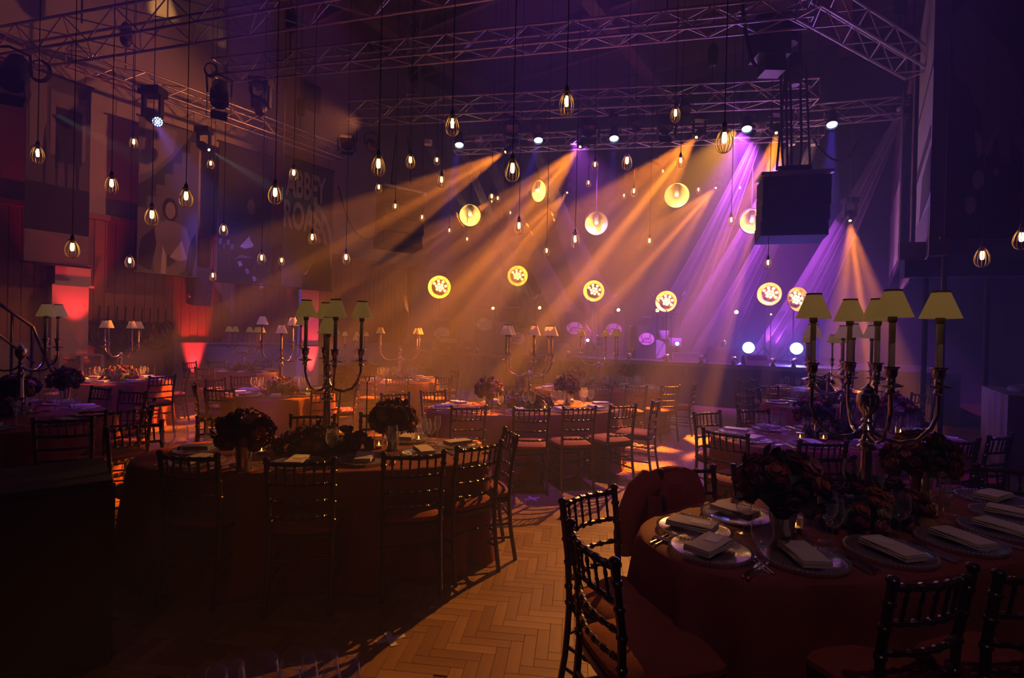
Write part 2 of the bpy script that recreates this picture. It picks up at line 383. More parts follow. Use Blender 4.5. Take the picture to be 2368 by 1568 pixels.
# red up-lit boxes and timber on the left wall
def wthing(name, label, cat, px, z=0, off=.05): 
    p = wall_left_at(px) + AX_U*off; p.z = z
    return thing(name, label, cat, p, HALLYAW)                          # local +Y runs along the wall, +X out of it
def wlen(px0, px1): return (wall_left_at(px1)-wall_left_at(px0)).dot(AX_V)
def red_up(px, off=.55, z=.25, pw=260, ang=34, zt=5.0):
    p = wall_left_at(px) + AX_U*off; spot((p.x, p.y, z), wall_left_at(px)+AX_U*.02+Vector((0, 0, zt)), pw, RED, ang, .7, .05)
t = wthing('box_pilaster', 'white timber box pilaster glowing red under the first banner', 'pilaster', 158)
L = wlen(118, 200); zt = wz(158, 612); zm = wz(158, 662); zb = wz(158, 830)
ob('upper_box', MB().box((.10, 0, (zm+zt)/2), (.20, L, zt-zm)).mesh('upper_box', M_WHITEBOX, False), t)
ob('lower_box', MB().box((.14, -.06, (zb+zm)/2), (.28, L*1.02, zm-zb-.02)).mesh('lower_box', M_WHITEBOX, False), t)
ob('ledge', MB().box((.12, 0, zm), (.26, L+.1, .05)).mesh('ledge', M_WHITEBOX, False), t)
ob('plinth', MB().box((.12, 0, zb/2), (.24, L, zb-.02)).mesh('plinth', M_SKIRT, False), t)
t = wthing('shelf_unit', 'open white shelf unit glowing red at the foot of the pilaster', 'shelf', 162, off=.62)
L = wlen(112, 206); zt = max(.9, wz(160, 800)); zt = 1.05
for q in (-L/2, .0, L/2): ob('upright', MB().box((0, q, zt/2), (.3, .06, zt)).mesh('upright', M_WHITEBOX, False), t)
for z in (.03, zt*.52, zt): ob('shelf', MB().box((0, 0, z), (.3, L, .035)).mesh('shelf', M_WHITEBOX, False), t)
t = wthing('box_pilaster', 'white box pilaster glowing red below the lettered banner', 'pilaster', 705)
L = wlen(686, 726); zt = wz(705, 668)
ob('upper_box', MB().box((.10, 0, zt/2+.6), (.2, L, zt-1.3)).mesh('upper_box', M_WHITEBOX, False), t)
ob('plinth', MB().box((.12, 0, .6), (.24, L, 1.2)).mesh('plinth', M_WHITEBOX, False), t)
t = wthing('wall_speaker', 'grey loudspeaker bracketed on the red-lit boards under a banner', 'speaker', 448, z=wz(448, 660), off=.1)
ob('cabinet', MB().box((.2, 0, 0), (.36, .42, .95), taper=1).mesh('cabinet', M_GREYMETAL, False), t, rot=(0, .18, 0))
ob('bracket', MB().box((.04, 0, 0), (.1, .2, .3)).mesh('bracket', M_BLACK, False), t)
t = wthing('strip_light', 'short red tube light fixed below the wall loudspeaker', 'light', 446, z=wz(446, 686), off=.1)
ob('housing', MB().box((.06, 0, 0), (.1, .42, .1)).mesh('housing', M_WHITEBOX, False), t)
ob('tube', MB().path([(.13, -.19, -.02), (.13, .19, -.02)], .022).mesh('tube', mat('red_tube', (1, .1, .1), .4, emit=(1, .08, .06), es=1.2)), t)
red_up(160, .75, 1.25, 220, 50, 4.2); red_up(175, 1.4, .15, 60, 40, .8)
red_up(446, .30, .06, 1100, 30, 1.75); red_up(706, .52, .06, 900, 30, 2.4)
# cables and coats on the wall pegs
t = wthing('cable_rack', 'row of wall pegs hung with dark coiled cables between the red-lit columns', 'cable rack', 300, z=wz(300, 745))
L = wlen(205, 392)
ob('rail', MB().box((.03, 0, -.05), (.04, L, .08)).mesh('rail', M_BLACK, False), t)
for i in range(9): ob('peg', MB().path([(.03, 0, 0), (.16, 0, 0), (.18, 0, .35)], .018).mesh('peg', M_BLACK), t, (0, -L/2+.15+i*(L-.3)/8, 0))
rr = random.Random(5)
for i in range(14):
    a = MB(); R = rr.uniform(.13, .24)
    for q in range(4):
        a.path([(.13+.01*q, R*(.8+.06*q)*math.cos(x), (R*(1.15+.12*q))*(math.sin(x)-1)) for x in [2*PI*k/20 for k in range(20)]], .014+.004*(q % 2), 5, True)
    o = ob('cable_coil', a.mesh('cable_coil', M_CABLE if i != 9 else mat('orange_cable', (.4, .14, .02), .6)), t, (0, -L/2+.1+i*(L-.2)/13, .05*rr.random()))
for px, h in ((372, 1.2), (238, .8)):
    p = wall_left_at(px) + AX_U*.18; z0 = wz(px, 770)
    a = MB()
    for q in range(6): a.path([(0, .03*q, 0), (.04, .05*q-.05, -h*.3), (.02, .03*q+.02, -h*.7-.05*q), (0, .02*q, -h)], .012, 5)
    tag(ob('hanging_cables', a.mesh('hanging_cables', M_CABLE), None, (p.x, p.y, z0), (0, 0, HALLYAW)), 'loose black cables hanging down the wall, bundle %s the shelf unit' % ('far from' if px > 300 else 'next to'), 'cable')
# steel stair rail by the left wall
t = thing('stair_rail', 'black steel stair handrail climbing beside the left wall', 'handrail', tuple(D(40, 900, 7.2)*Vector((1, 1, 0)) if False else (D(40, 900, 7.2).x, D(40, 900, 7.2).y, 0)))
base = Vector(t.location)
P0, P1, P2 = D(-20, 690, 7.2)-base, D(75, 755, 7.5)-base, D(120, 860, 7.7)-base
Q0, Q1 = D(-20, 760, 7.2)-base, D(80, 840, 7.5)-base
rod('handrail', P0, P1, .022, M_BLACK, t); rod('handrail', P1, P2, .022, M_BLACK, t); rod('mid_rail', Q0, Q1, .016, M_BLACK, t)
for q in (P1, (P0+P1)/2): rod('baluster', (q.x, q.y, 0), q, .018, M_BLACK, t)
# ================================================================== trusses
def truss(p0, p1, s, label, up=Vector((0, 0, 1)), chord=.024, brace=.012, hang=True, name='lighting_truss'):
    p0, p1 = Vector(p0), Vector(p1); d = (p1-p0); Ln = d.length; d.normalize()
    side = d.cross(up).normalized(); upv = side.cross(d)
    t = thing(name, label, 'truss', p0)
    c = [side*(a*s/2)+upv*(b*s/2) for a, b in ((-1, -1), (1, -1), (1, 1), (-1, 1))]
    for q in c: rod('chord', q, q+d*Ln, chord, M_ALU, t, 10)
    n = max(2, round(Ln/(s*1.15))); bay = Ln/n
    for f in range(4):
        a, b = c[f], c[(f+1) % 4]
        for i in range(n):
            x, y = (a, b) if (i+f) % 2 else (b, a)
            rod('brace', x+d*(bay*i), y+d*(bay*(i+1)), brace, M_ALU, t, 6)
    for e in (0, Ln):
        for f in range(4): rod('end_strut', c[f]+d*e, c[(f+1) % 4]+d*e, brace, M_ALU, t, 6)
    if hang:
        for k in (.15, .8):
            q = d*(Ln*k)+upv*(s/2); rod('hoist_chain', q, q+Vector((0, 0, HC-.03-(p0+q).z)), .014, M_CABLE, t, 6)
            ob('hoist_motor', MB().lathe([(.07, -.28), (.11, -.2), (.11, .1), (.06, .2)], 10).mesh('hoist_motor', M_BLACK), t, q+Vector((0, 0, .75)))
    return t
ZT = 7.0
T1 = truss((-9.9, 10.1, ZT), (2.2, 6.9, ZT), .52, 'heavy aluminium box truss crossing above the flight-case table', chord=.026)
T2 = truss((-6.2, 10.75, ZT), (4.7, 8.4, ZT), .33, 'long aluminium truss crossing the hall over the round tables')
T3 = truss((-4.05, 12.7, ZT), (6.35, 11.1, ZT), .42, 'aluminium stage-front truss tinted amber and blue by the lamps')
T4 = truss((-8.9, 10.3, ZT), (-5.3, 15.5, ZT), .36, 'aluminium truss running along the left wall above the banners')
T5 = truss((4.5, 8.1, ZT), (7.6, 9.9, ZT), .40, 'dim aluminium truss running off above the right-hand banners')
T6 = truss((-1.7, 14.4, ZT-.1), (7.5, 12.8, ZT-.1), .36, 'aluminium truss behind the stage-front truss carrying the amber heads')
T7 = truss((6.6, 12.3, ZT), (9.4, 11.5, ZT), .36, 'short aluminium truss at the right end of the rig')
p = D(955, 215, 12.4); TV = truss((p.x, p.y, ZT+.3), (p.x, p.y, HC-.04), .27, 'upright ladder truss rising to the roof above the stage-front truss', up=Vector((1, .15, 0)), chord=.02, hang=False, name='tower_truss')
# ================================================================== lamps and gear in the rig
SPOTS = {}
def aimed(name, label, cat, p, aim, group=None):                        # thing whose local -Z points at aim
    o = thing(name, label, cat, p, 0, group); d = Vector(aim)-Vector(p); o.rotation_euler = d.to_track_quat('-Z', 'Y').to_euler(); return o
def shared(key, fn):
    if key not in SPOTS: SPOTS[key] = fn()
    return SPOTS[key]
def lamp_point(p, power, col, r=.03):
    l = bpy.data.lights.new('lamp_light', 'POINT'); o = bpy.data.objects.new('lamp_light', l); COL.objects.link(o); o.location = p; l.energy = power; l.color = col; l.shadow_soft_size = r; return o
def moving_head(p, aim, lens, label, group=None, k=1.0, hang=True):
    p = Vector(p); d = (Vector(aim)-p).normalized()
    t = thing('moving_head', label, 'stage light', p, 0, group)
    q = d.to_track_quat('-Z', 'Y').to_euler()
    ob('head', shared(('mh', k), lambda: MB().lathe([(.075*k, .01), (.085*k, .05*k), (.11*k, .12*k), (.12*k, .26*k), (.09*k, .36*k), (.03*k, .38*k)], 14).mesh('head', M_BLACK)), t, (0, 0, 0), q)
    ob('lens', shared(('ln', k, lens.name), lambda: MB().lathe([(.0, .0), (.066*k, .004)], 14).mesh('lens', lens)), t, d*(-.008), q)
    c = -d*(.2*k)
    up = 1 if hang else -1
    for sx in (-1, 1): ob('yoke_arm', shared(('ya', k), lambda: MB().box((0, 0, .17*k), (.04*k, .09*k, .38*k)).mesh('yoke_arm', M_BLACK, False)), t, c+Vector((sx*.15*k, 0, 0 if up > 0 else -.34*k)))
    ob('base', shared(('bs', k), lambda: MB().box((0, 0, 0), (.36*k, .26*k, .14*k)).mesh('base', M_BLACK, False)), t, c+Vector((0, 0, up*.42*k)))
    return t
def par_can(p, aim, label, lens=None, barn=False, k=1.0, group=None):
    p = Vector(p); d = (Vector(aim)-p).normalized()
    t = aimed('par_can', label, 'stage light', p, aim, group)
    ob('can', shared(('pc', k), lambda: MB().lathe([(.115*k, 0), (.115*k, .22*k), (.09*k, .30*k), (.09*k, .42*k), (.05*k, .47*k)], 16, caps=False).mesh('can', M_BLACK)), t)
    ob('lens', shared(('pl', k, (lens or M_DARKGLASS).name), lambda: MB().lathe([(0, .03), (.105*k, .035)], 16).mesh('lens', lens or M_DARKGLASS)), t)
    ob('yoke', shared(('py', k), lambda: MB().path([(-.14*k, 0, .18*k), (-.15*k, .22*k, .2*k), (0, .27*k, .2*k), (.15*k, .22*k, .2*k), (.14*k, 0, .18*k)], .014*k, 6).mesh('yoke', M_BLACK)), t)
    if barn:
        for i in range(4):
            a = i*PI/2; ob('barn_door', shared(('bd', k), lambda: MB().box((.14*k, 0, -.1*k), (.008, .2*k, .2*k)).mesh('barn_door', M_BLACK, False)), t, rot=(0, 0, a))
    return t
for i, (p, tg) in enumerate(BEAM_PTS):
    back = i in (4, 5, 6, 7)
    od = ('fourth', 'third', 'second', 'first', 'third', 'fourth', 'second', 'first')[min(i, 7)]
    lab = ('moving-head lamp with an amber beam from behind the stage, %s from the right wall' % od if back else 'moving-head lamp with a wide amber beam on the rear truss, %s from the loudspeakers' % od)
    if i == 8: lab = 'lone moving-head lamp throwing an amber cone straight down by the right wall'
    moving_head(p, tg, M_LENS_Y, lab, None if i == 8 else ('amber heads behind the stage' if back else 'amber heads on the rear truss'), .9 if not back else .8)
for wi, (a, da, b, db, pw, ang) in enumerate(WASH):
    par_can(D(*a, da), D(a[0], 784+ (a[1]-784)*.0+200, da-3.0), 'black wash lamp with glowing blue-white face, %s from the right wall' % ('fifth', 'fourth', 'third', 'second', 'first')[wi], M_LED, group='blue-faced wash lamps under the rear truss')
# dark lamps on the trusses that are not lit
DARK = [((1185, 300), 12.2, (1160, 500), 9, 'par', True, 'big black fresnel with barn doors edged blue, on the stage-front truss beside an amber beam', 1.5),
        ((1362, 300), 12.0, (1420, 520), 9, 'par', True, 'large dark profile lamp hung over the second amber beam', 1.5),
        ((1246, 300), 12.1, (1300, 470), 9, 'par', False, 'slim dark lamp hung between two fresnels', 1.0),
        ((1419, 280), 11.9, (1420, 500), 10, 'par', False, 'narrow dark spotlight hung straight down from the stage-front truss', 1.1),
        ((1473, 290), 11.8, (1540, 520), 9, 'par', False, 'dark spotlight tilted to the right on the stage-front truss', 1.1),
        ((1540, 295), 11.7, (1600, 560), 9, 'par', True, 'dark fresnel with barn doors beside the third amber beam', 1.4),
        ((803, 332), 12.6, (760, 420), 10, 'par', True, 'dark barn-door lamp at the left end of the stage-front truss', 1.4),
        ((860, 340), 12.5, (900, 430), 10, 'par', False, 'dark lamp tilted beside the left-end barn-door lamp', 1.1),
        ((507, 235), 10.4, (500, 420), 9, 'par', True, 'dark barn-door lamp at the end of the long crossing truss', 1.5),
        ((600, 262), 11.2, (560, 420), 10, 'mh', False, 'dark moving head hanging beside a cable coil', 1.2),
        ((25, 190), 9.0, (-30, 330), 8, 'par', True, 'big dark barn-door lamp hung by the left wall', 1.7),
        ((1585, 255), 10.9, (1600, 420), 9, 'par', False, 'dark spotlight hung behind a caged bulb', 1.0)]
for a, da, b, db, kind, barn, lab, k in DARK:
    if kind == 'par': par_can(D(*a, da), D(*b, db), lab, None, barn, k)
    else: moving_head(D(*a, da), D(*b, db), M_DARKGLASS, lab, None, k)
p = D(364, 280, 11.2); tg = D(520, 430, 10.0)
t = moving_head(p, tg, M_DARKGLASS, 'moving head with a round cluster of blue-white LEDs on the wall truss', None, 1.25)
fd = (D(400, 420, 7.0)-p).normalized(); fq = fd.to_track_quat('-Z', 'Y').to_euler()
face = ob('led_face', MB().lathe([(.11, .0), (.11, .03)], 18).mesh('led_face', M_BLACK), t, fd*.10, fq)
me = MB().ball((0, 0, 0), .0165, 1).mesh('led', M_LED)
for r_, n_ in ((0, 1), (.04, 6), (.08, 12)):
    for i in range(n_): ob('led', me, face, (r_*math.cos(2*PI*i/n_), r_*math.sin(2*PI*i/n_), -.012))
spot(p+Vector((.1, -.2, -.1)), D(470, 470, 12.2), 900, (.16, .12, 1), 42, .6, .05)
p = D(484, 347, 12.0); moving_head(p, D(640, 440, 11.5), M_LENS_B, 'small moving head with a thin pale beam by the wall truss', None, .9)
spot(p+Vector((.05, -.06, -.03)), D(640, 440, 11.5), 700, (.55, .75, .7), 9, .5, .02)
spot(D(120, 260, 9.2), D(420, 420, 11.0), 500, (.6, .7, .5), 16, .7, .04)
spot((-6.2, 11.0, 7.6), wall_left_at(330, 10.9), 420, (1, .45, .10), 44, .3, .05, gobo=4, seed=4)
# coils of cable hung on the rig
for (x, y, dp, r_, lab) in ((595, 204, 10.6, .13, 'loop of black cable hung under the crossing truss'), (90, 162, 9.4, .14, 'thick coil of black cable hung under the heavy truss'), (487, 160, 10.5, .10, 'small loop of cable at the end of the crossing truss')):
    a = MB()
    for q in range(5): a.path([(r_*(1+.05*q)*math.cos(k*PI/9), .012*q, r_*(1.25+.05*q)*math.sin(k*PI/9)) for k in range(18)], .011, 5, True)
    tag(ob('cable_coil', a.mesh('cable_coil', M_CABLE), None, D(x, y, dp), (0, 0, .3)), lab, 'cable coil')
def swag(pts, r, lab, name='slack_cable'):
    P = [Vector(p) for p in pts]; out = []
    for i in range(len(P)-1):
        a, b, c, d = P[max(i-1, 0)], P[i], P[i+1], P[min(i+2, len(P)-1)]
        for k in range(6):
            u = k/6; out.append(.5*((2*b)+(c-a)*u+(2*a-5*b+4*c-d)*u*u+(3*b-a-3*c+d)*u**3))
    out.append(P[-1]); o = P[0]
    return tag(ob(name, MB().path([q-o for q in out], r, 6).mesh(name, M_CABLE), None, o), lab, 'cable')
swag([D(782, 430, 12.5), D(800, 495, 12.5), D(825, 540, 12.6), D(858, 553, 12.8), D(885, 520, 13)], .025, 'thick black cable sagging towards the far hanging loudspeakers')
swag([D(1881, 320, 11), D(1900, 350, 11), D(1935, 372, 11), D(1965, 362, 11), D(1985, 320, 11)], .025, 'cable sagging below the truss at the right end of the rig')
swag([D(1716, 0, 8.6), D(1722, 60, 8.6), D(1736, 130, 8.6), D(1750, 156, 8.6)], .03, 'loose cable tail dangling near the right hoist')
for i, dx in enumerate((0, 12, 22, 45)):
    swag([D(1805+dx, 40, 9.4), D(1806+dx, 200, 9.6), D(1808+dx, 330, 9.8), D(1812+dx*.8, 400, 9.9)], .022, ['first', 'second', 'third', 'last'][i] + ' of the black cables dropping to the big hanging loudspeakers')
for (x, y0, y1, dp, lab) in ((1930, 320, 470, 12, 'thin chain hanging beside the big loudspeakers'), (1968, 300, 480, 12.4, 'thin drop wire by the right-hand gauze')):
    rod_ = rod('drop_wire', D(x, y0-30, dp), D(x, y1, dp), .012, M_CABLE); tag(rod_, lab, 'cable')
# hoist gear mass at the right
b = MB().box((0, 0, 0), (.55, .4, .7)); b.box((.05, .02, -.45), (.35, .3, .3)); b.lathe([(.16, -.2), (.2, 0), (.16, .25)], 12, (.3, 0, .1))
tag(ob('chain_hoist', b.mesh('chain_hoist', M_BLACK, False), None, D(1780, 90, 9.0)), 'bulky black chain hoist and cable bag above the big loudspeakers', 'hoist')
b = MB().lathe([(.09, -.3), (.14, -.2), (.14, .15), (.05, .3)], 12)
tag(ob('chain_hoist', b.mesh('chain_hoist', M_GREYMETAL), None, D(1838, 160, 9.6)), 'slim grey chain hoist beside the bulky hoist', 'hoist')
# hanging line arrays
def line_array(px0, px1, py0, py1, dp, n, yawd, lab, frame_y):
    c = D((px0+px1)/2, (py0+py1)/2, dp); w = (px1-px0)/FPX*dp; h = (py1-py0)/FPX*dp
    t = thing('line_array', lab, 'loudspeaker', c, yawd); bh = h/n
    for i in range(n):
        tilt = -.03 - .035*i
        bb = MB().box((0, 0, 0), (w, .55, bh*.965)); 
        o = ob('speaker_box', bb.mesh('speaker_box', M_BLACKM, False), t, (0, .012*i*i, h/2-bh*(i+.5)), (tilt, 0, 0))
        ob('grille', MB().box((0, -.285, 0), (w*.94, .02, bh*.86)).mesh('grille', M_BLACK, False), o)
    ob('fly_frame', MB().box((0, 0, 0), (w*1.06, .6, .06)).mesh('fly_frame', M_ALU, False), t, (0, 0, h/2+.06))
    ob('spreader', MB().box((.02, 0, 0), (w*.5, .12, .16)).mesh('spreader', M_BLACK, False), t, (0, 0, h/2+.18))
    for sx in (-.25, .25): rod('lift_chain', (sx*w, 0, h/2+.2), (sx*w*.6, 0, ZT-c.z-.1), .02, M_CABLE, t)
    return t
line_array(1762, 1902, 416, 553, 9.9, 4, math.radians(-14), 'big stack of black loudspeaker boxes hanging over the stage front', 0)
line_array(876, 976, 448, 575, 13.8, 4, math.radians(38), 'far stack of dark loudspeaker boxes hanging above the round tables', 0)
# ================================================================== caged pendant bulbs
BULBS = [(87, 360, 27), (258, 430, 27), (309, 332, 18), (167, 578, 28), (351, 503, 28), (430, 460, 29), (300, 607, 19), (487, 381, 15), (517, 533, 19), (492, 640, 15),
 (605, 600, 19), (651, 605, 14), (643, 424, 10), (636, 452, 30), (679, 404, 20), (722, 553, 20), (800, 599, 19), (875, 386, 32), (949, 375, 22), (876, 436, 15), (914, 480, 15),
 (1010, 373, 14), (1021, 420, 20), (1046, 293, 32), (1039, 535, 11), (976, 505, 12), (1080, 555, 10), (1137, 457, 14), (1151, 461, 11), (1180, 494, 9), (1185, 397, 34), (1200, 527, 22),
 (1264, 583, 15), (1310, 243, 36), (1330, 558, 23), (1376, 384, 16), (1361, 425, 12), (1450, 377, 24), (1443, 454, 9), (1466, 445, 15), (1502, 560, 15), (1533, 398, 9), (1562, 267, 24),
 (1574, 375, 18), (1615, 441, 11), (1675, 328, 38), (1691, 512, 16), (1711, 436, 9), (1742, 436, 7), (1776, 611, 17), (1108, 512, 9), (2271, 598, 30), (2362, 556, 32)]
CAGEW = .135
cage = MB()
prof = [(.020, .118), (.032, .098), (.047, .068), (.060, .032), (.0665, -.004), (.064, -.038), (.050, -.068), (.028, -.086), (.012, -.09)]
for i in range(12):
    a = 2*PI*i/12; cage.path([(r*math.cos(a), r*math.sin(a), z) for r, z in prof], .0026, 5)
for r, z in ((.020, .118), (.0125, -.09)): cage.path([(r*math.cos(k*PI/8), r*math.sin(k*PI/8), z) for k in range(16)], .0026, 4, True)
cage_me = cage.mesh('cage', M_CAGE)
cap_me = MB().lathe([(.004, .185), (.009, .165), (.018, .15), (.021, .115), (.030, .112), (.030, .106), (.017, .104), (.015, .075)], 10).mesh('lamp_holder', M_BLACK)
wing = MB().box((0, 0, .112), (.085, .010, .006)).mesh('thumb_screw', M_BRASS, False)
bulb_me = MB().lathe([(.004, -.014), (.015, -.008), (.0200, .008), (.0200, .045), (.015, .072), (.011, .09)], 8).mesh('bulb', M_BULB)
proto = thing('caged_bulb', 'glowing filament bulb in a teardrop wire cage hanging on a black cord', 'pendant light', (0, 0, 0), 0, 'caged pendant bulbs')
ob('cage', cage_me, proto); ob('lamp_holder', cap_me, proto); ob('bulb', bulb_me, proto); ob('thumb_screw', wing, proto)
rod('cord', (0, 0, .18), (0, 0, 1.18), .0042, M_CABLE, proto, 6)
freeze(proto)
LANDM = [(135, 380, 'the first tall banner'), (390, 460, 'the stair-shadow banner'), (565, 500, 'the dark musician banner'), (715, 520, 'the lettered banner'), (930, 500, 'the far hanging loudspeakers'), (1087, 498, 'the first scoop lamp'), (1246, 442, 'the second scoop lamp'), (1379, 517, 'the third scoop lamp'), (1565, 452, 'the fourth scoop lamp'), (1740, 512, 'the fifth scoop lamp'), (2270, 560, 'the big dark banner'), (1100, 270, 'the stage-front truss, left part'), (1500, 240, 'the stage-front truss, right part')]
BL = {}
for i, (x, y, w) in enumerate(BULBS): BL.setdefault(min(LANDM, key=lambda q: (q[0]-x)**2+(q[1]-y)**2)[2], []).append(i)
BLAB = {}
NUM = ['', 'lowest', 'second lowest', 'third lowest', 'fourth lowest', 'fifth lowest', 'sixth lowest', 'seventh lowest', 'eighth lowest', 'ninth lowest']
for nm, ids in BL.items():
    for k, i in enumerate(sorted(ids, key=lambda i: D(BULBS[i][0], BULBS[i][1], CAGEW*FPX/BULBS[i][2]).z)): BLAB[i] = 'caged filament bulb by %s, %s of its group' % (nm, NUM[k+1])
first = True
for bi, (x, y, w) in enumerate(BULBS):
    dp = CAGEW*FPX/w; p = D(x, y, dp); rz = random.random()*PI
    o = proto if first else dup(proto)
    o.location = p; o.rotation_euler = (0, 0, rz); o['label'] = BLAB[bi]
    for ch in (o.children if first else [c for c in COL.objects[-5:] if c.parent == o]):
        if ch.name.startswith('cord'): ch.scale = (.0042*min(1.6, max(1, dp/7)), .0042*min(1.6, max(1, dp/7)), HC-.06-p.z-.18)
    first = False
# ================================================================== banners
def banner(corner_tl, corner_tr, z_bot, lab, shapes=(), tone=None, name='hanging_banner', hang=None):
    a, b = Vector(corner_tl), Vector(corner_tr); w = (Vector((b.x, b.y, 0))-Vector((a.x, a.y, 0))).length; h = a.z-z_bot
    d = Vector((b.x-a.x, b.y-a.y, 0)).normalized(); rz = math.atan2(d.y, d.x)
    t = thing(name, lab, 'banner', (a.x, a.y, z_bot), rz)               # local X along the banner, -Y towards the room
    ob('cloth', MB().box((w/2, .012, h/2), (w, .02, h)).mesh('cloth', tone or M_BANNER, False), t)
    for z in (0, h): rod('pole', (-.05, .012, z), (w+.05, .012, z), .025, M_BLACK, t)
    if hang:
        for x in (.1*w, .9*w): rod('hang_wire', (x, .012, h), (x, .012, hang-z_bot), .006, M_CABLE, t, 5)
    for i, (poly, m_) in enumerate(shapes):
        pts = [(x*w, y*h) for x, y in poly]; b_ = MB().prism(pts, .004+.0012*(i % 4))
        ob('printed_shape', b_.mesh('printed_shape', m_, False), t, (0, .001, 0), (PI/2, 0, 0))
    return t, w, h
def ell(cx, cy, rx, ry, n=18, a0=0, a1=2*PI): return [(cx+rx*math.cos(a0+(a1-a0)*i/n), cy+ry*math.sin(a0+(a1-a0)*i/n)) for i in range(n)]
def figure(cx, cy, s, asp):                                              # plain standing silhouette
    k = s*asp; return [(cx-.05*k, cy), (cx-.11*k, cy+.45*s), (cx-.16*k, cy+.5*s), (cx-.17*k, cy+.78*s), (cx-.06*k, cy+.84*s), (cx-.07*k, cy+.95*s), (cx, cy+s), (cx+.07*k, cy+.95*s), (cx+.06*k, cy+.84*s), (cx+.17*k, cy+.78*s), (cx+.16*k, cy+.5*s), (cx+.11*k, cy+.45*s), (cx+.05*k, cy), (cx+.01*k, cy), (cx, cy+.4*s), (cx-.01*k, cy)]
UBN = UL+.55
def on_banner_plane(px, py, u=UBN):
    d = ray(px, py); return CAMP + d*(u/d.dot(AX_U))
def left_banner(px0, px1, pyt, pyb, lab, shapes, tone=None):
    a, b = on_banner_plane(px0, pyt), on_banner_plane(px1, pyt); zb = on_banner_plane((px0+px1)/2, pyb).z; zt = on_banner_plane((px0+px1)/2, pyt).z
    a.z = b.z = zt; return banner(a, b, zb, lab, shapes, tone, hang=ZT)
DK, MD, LT = M_PRINTD, M_PRINTM, M_PRINTL
steps = [([(.0, .05+.05*i), (1, .05+.05*i), (1, .085+.05*i), (0, .085+.05*i)], DK) for i in range(7)]
left_banner(62, 212, 178, 612, 'tall dark grey banner with figures before a doorway on steps', [
  ([(.36, .58), (.92, .58), (.92, .92), (.36, .92)], MD), ([(.44, .55), (.86, .55), (.86, .84), (.44, .84)], DK),
  ([(0, .0), (1, .0), (1, .17), (0, .17)], MD)] + [(q, m_) for q, m_ in [([(0, .17), (1, .17), (1, .42), (0, .42)], DK)]] +
  [(figure(.28, .38, .34, .55), DK), (figure(.47, .40, .30, .55), DK), (figure(.62, .40, .32, .55), DK), (figure(.80, .37, .36, .55), DK),
   ([(.05, .6), (.30, .6), (.30, 1), (.05, 1)], MD)])
stair = [(0, .42)]
for i in range(6): stair += [(.14+.14*i, .42+.085*i), (.14+.14*i, .50+.085*i)]
stair += [(1, .93), (1, 1), (.9, 1), (.55, .78), (.2, .62), (0, .56)]
left_banner(322, 462, 288, 636, 'banner with a smiling performer in front of a stair-shaped shadow', [
  (stair, DK), ([(.0, .62), (.2, .66), (.55, .82), (.62, .97), (.1, .97)], MD),
  (ell(.52, .44, .13, .075), DK), (ell(.52, .43, .085, .055), MD), ([(.30, .33), (.46, .36), (.6, .36), (.80, .33), (.9, .2), (.85, .0), (.28, .0), (.2, .2)], MD),
  ([(.02, .05), (.06, .22), (.26, .30), (.30, .2), (.22, .02)], DK), ([(.40, .19), (.47, .12), (.46, .0), (.38, .0)], LT), ([(.52, .12), (.72, .24), (.82, .12), (.7, .10)], LT),
  ([(.66, .0), (.9, .0), (1, .2), (.95, .30), (.86, .22), (.8, .06)], DK), ([(.40, .10), (.52, .14), (.62, .09), (.5, .05)], DK)])
left_banner(507, 630, 345, 656, 'very dark banner with a musician and pale fret marks', [
  ([(0, 0), (1, 0), (1, 1), (0, 1)], DK), (ell(.60, .58, .075, .06), MD), ([(.40, .27), (.52, .33), (.58, .36), (.60, .33), (.66, .30), (.64, .28), (.5, .26)], LT)] +
  [([(.36+.14*i, .155-.05*i), (.42+.14*i, .165-.05*i), (.46+.14*i, .135-.05*i), (.40+.14*i, .12-.05*i)], LT) for i in range(4)] +
  [([(.02+.07*i, .30-.03*(i % 2)), (.08+.07*i, .31-.03*(i % 2)), (.07+.07*i, .27-.03*(i % 2)), (.03+.07*i, .265-.03*(i % 2))], MD) for i in range(4)] +
  [([(.30, .17), (.42, .21), (.66, .20), (.42, .185)], MD)])
arcs = []
for k, (r0, r1) in enumerate(((.30, .36), (.42, .48), (.54, .61))):
    q = [(.42+r1*math.cos(a)*1.0, .30+r1*math.sin(a)*.72) for a in [-.25+1.6*i/14 for i in range(15)]]
    q += [(.42+r0*math.cos(a)*1.0, .30+r0*math.sin(a)*.72) for a in [-.25+1.6*(14-i)/14 for i in range(15)]]
    q = [(min(.995, x), y) for x, y in q]; arcs.append((q, LT))
tb, bw_, bh_ = left_banner(657, 772, 378, 668, 'banner lettered ABBEY ROAD above a crouching photographer', arcs + [
  ([(.40, .0), (.98, .0), (.98, .2), (.9, .36), (.78, .40), (.66, .36), (.62, .22), (.45, .1)], DK), (ell(.74, .27, .12, .075), MD), (ell(.58, .08, .12, .065), MD), (ell(.58, .08, .075, .04), DK), ([(.38, .02), (.52, .02), (.52, .11), (.38, .11)], DK), ([(.40, .11), (.62, .19), (.72, .17), (.6, .10)], LT)])
def text_mesh(txt, size, m_, ext=.003, off=0.0):
    c = bpy.data.curves.new('lettering', 'FONT'); c.body = txt; c.size = size; c.extrude = ext; c.offset = off; c.align_x = 'CENTER'; c.align_y = 'CENTER'
    o = bpy.data.objects.new('tmp_text', c); COL.objects.link(o); bpy.context.view_layer.update()
    me = bpy.data.meshes.new_from_object(o.evaluated_get(bpy.context.evaluated_depsgraph_get())); bpy.data.objects.remove(o)
    me.materials.clear(); me.materials.append(m_); return me
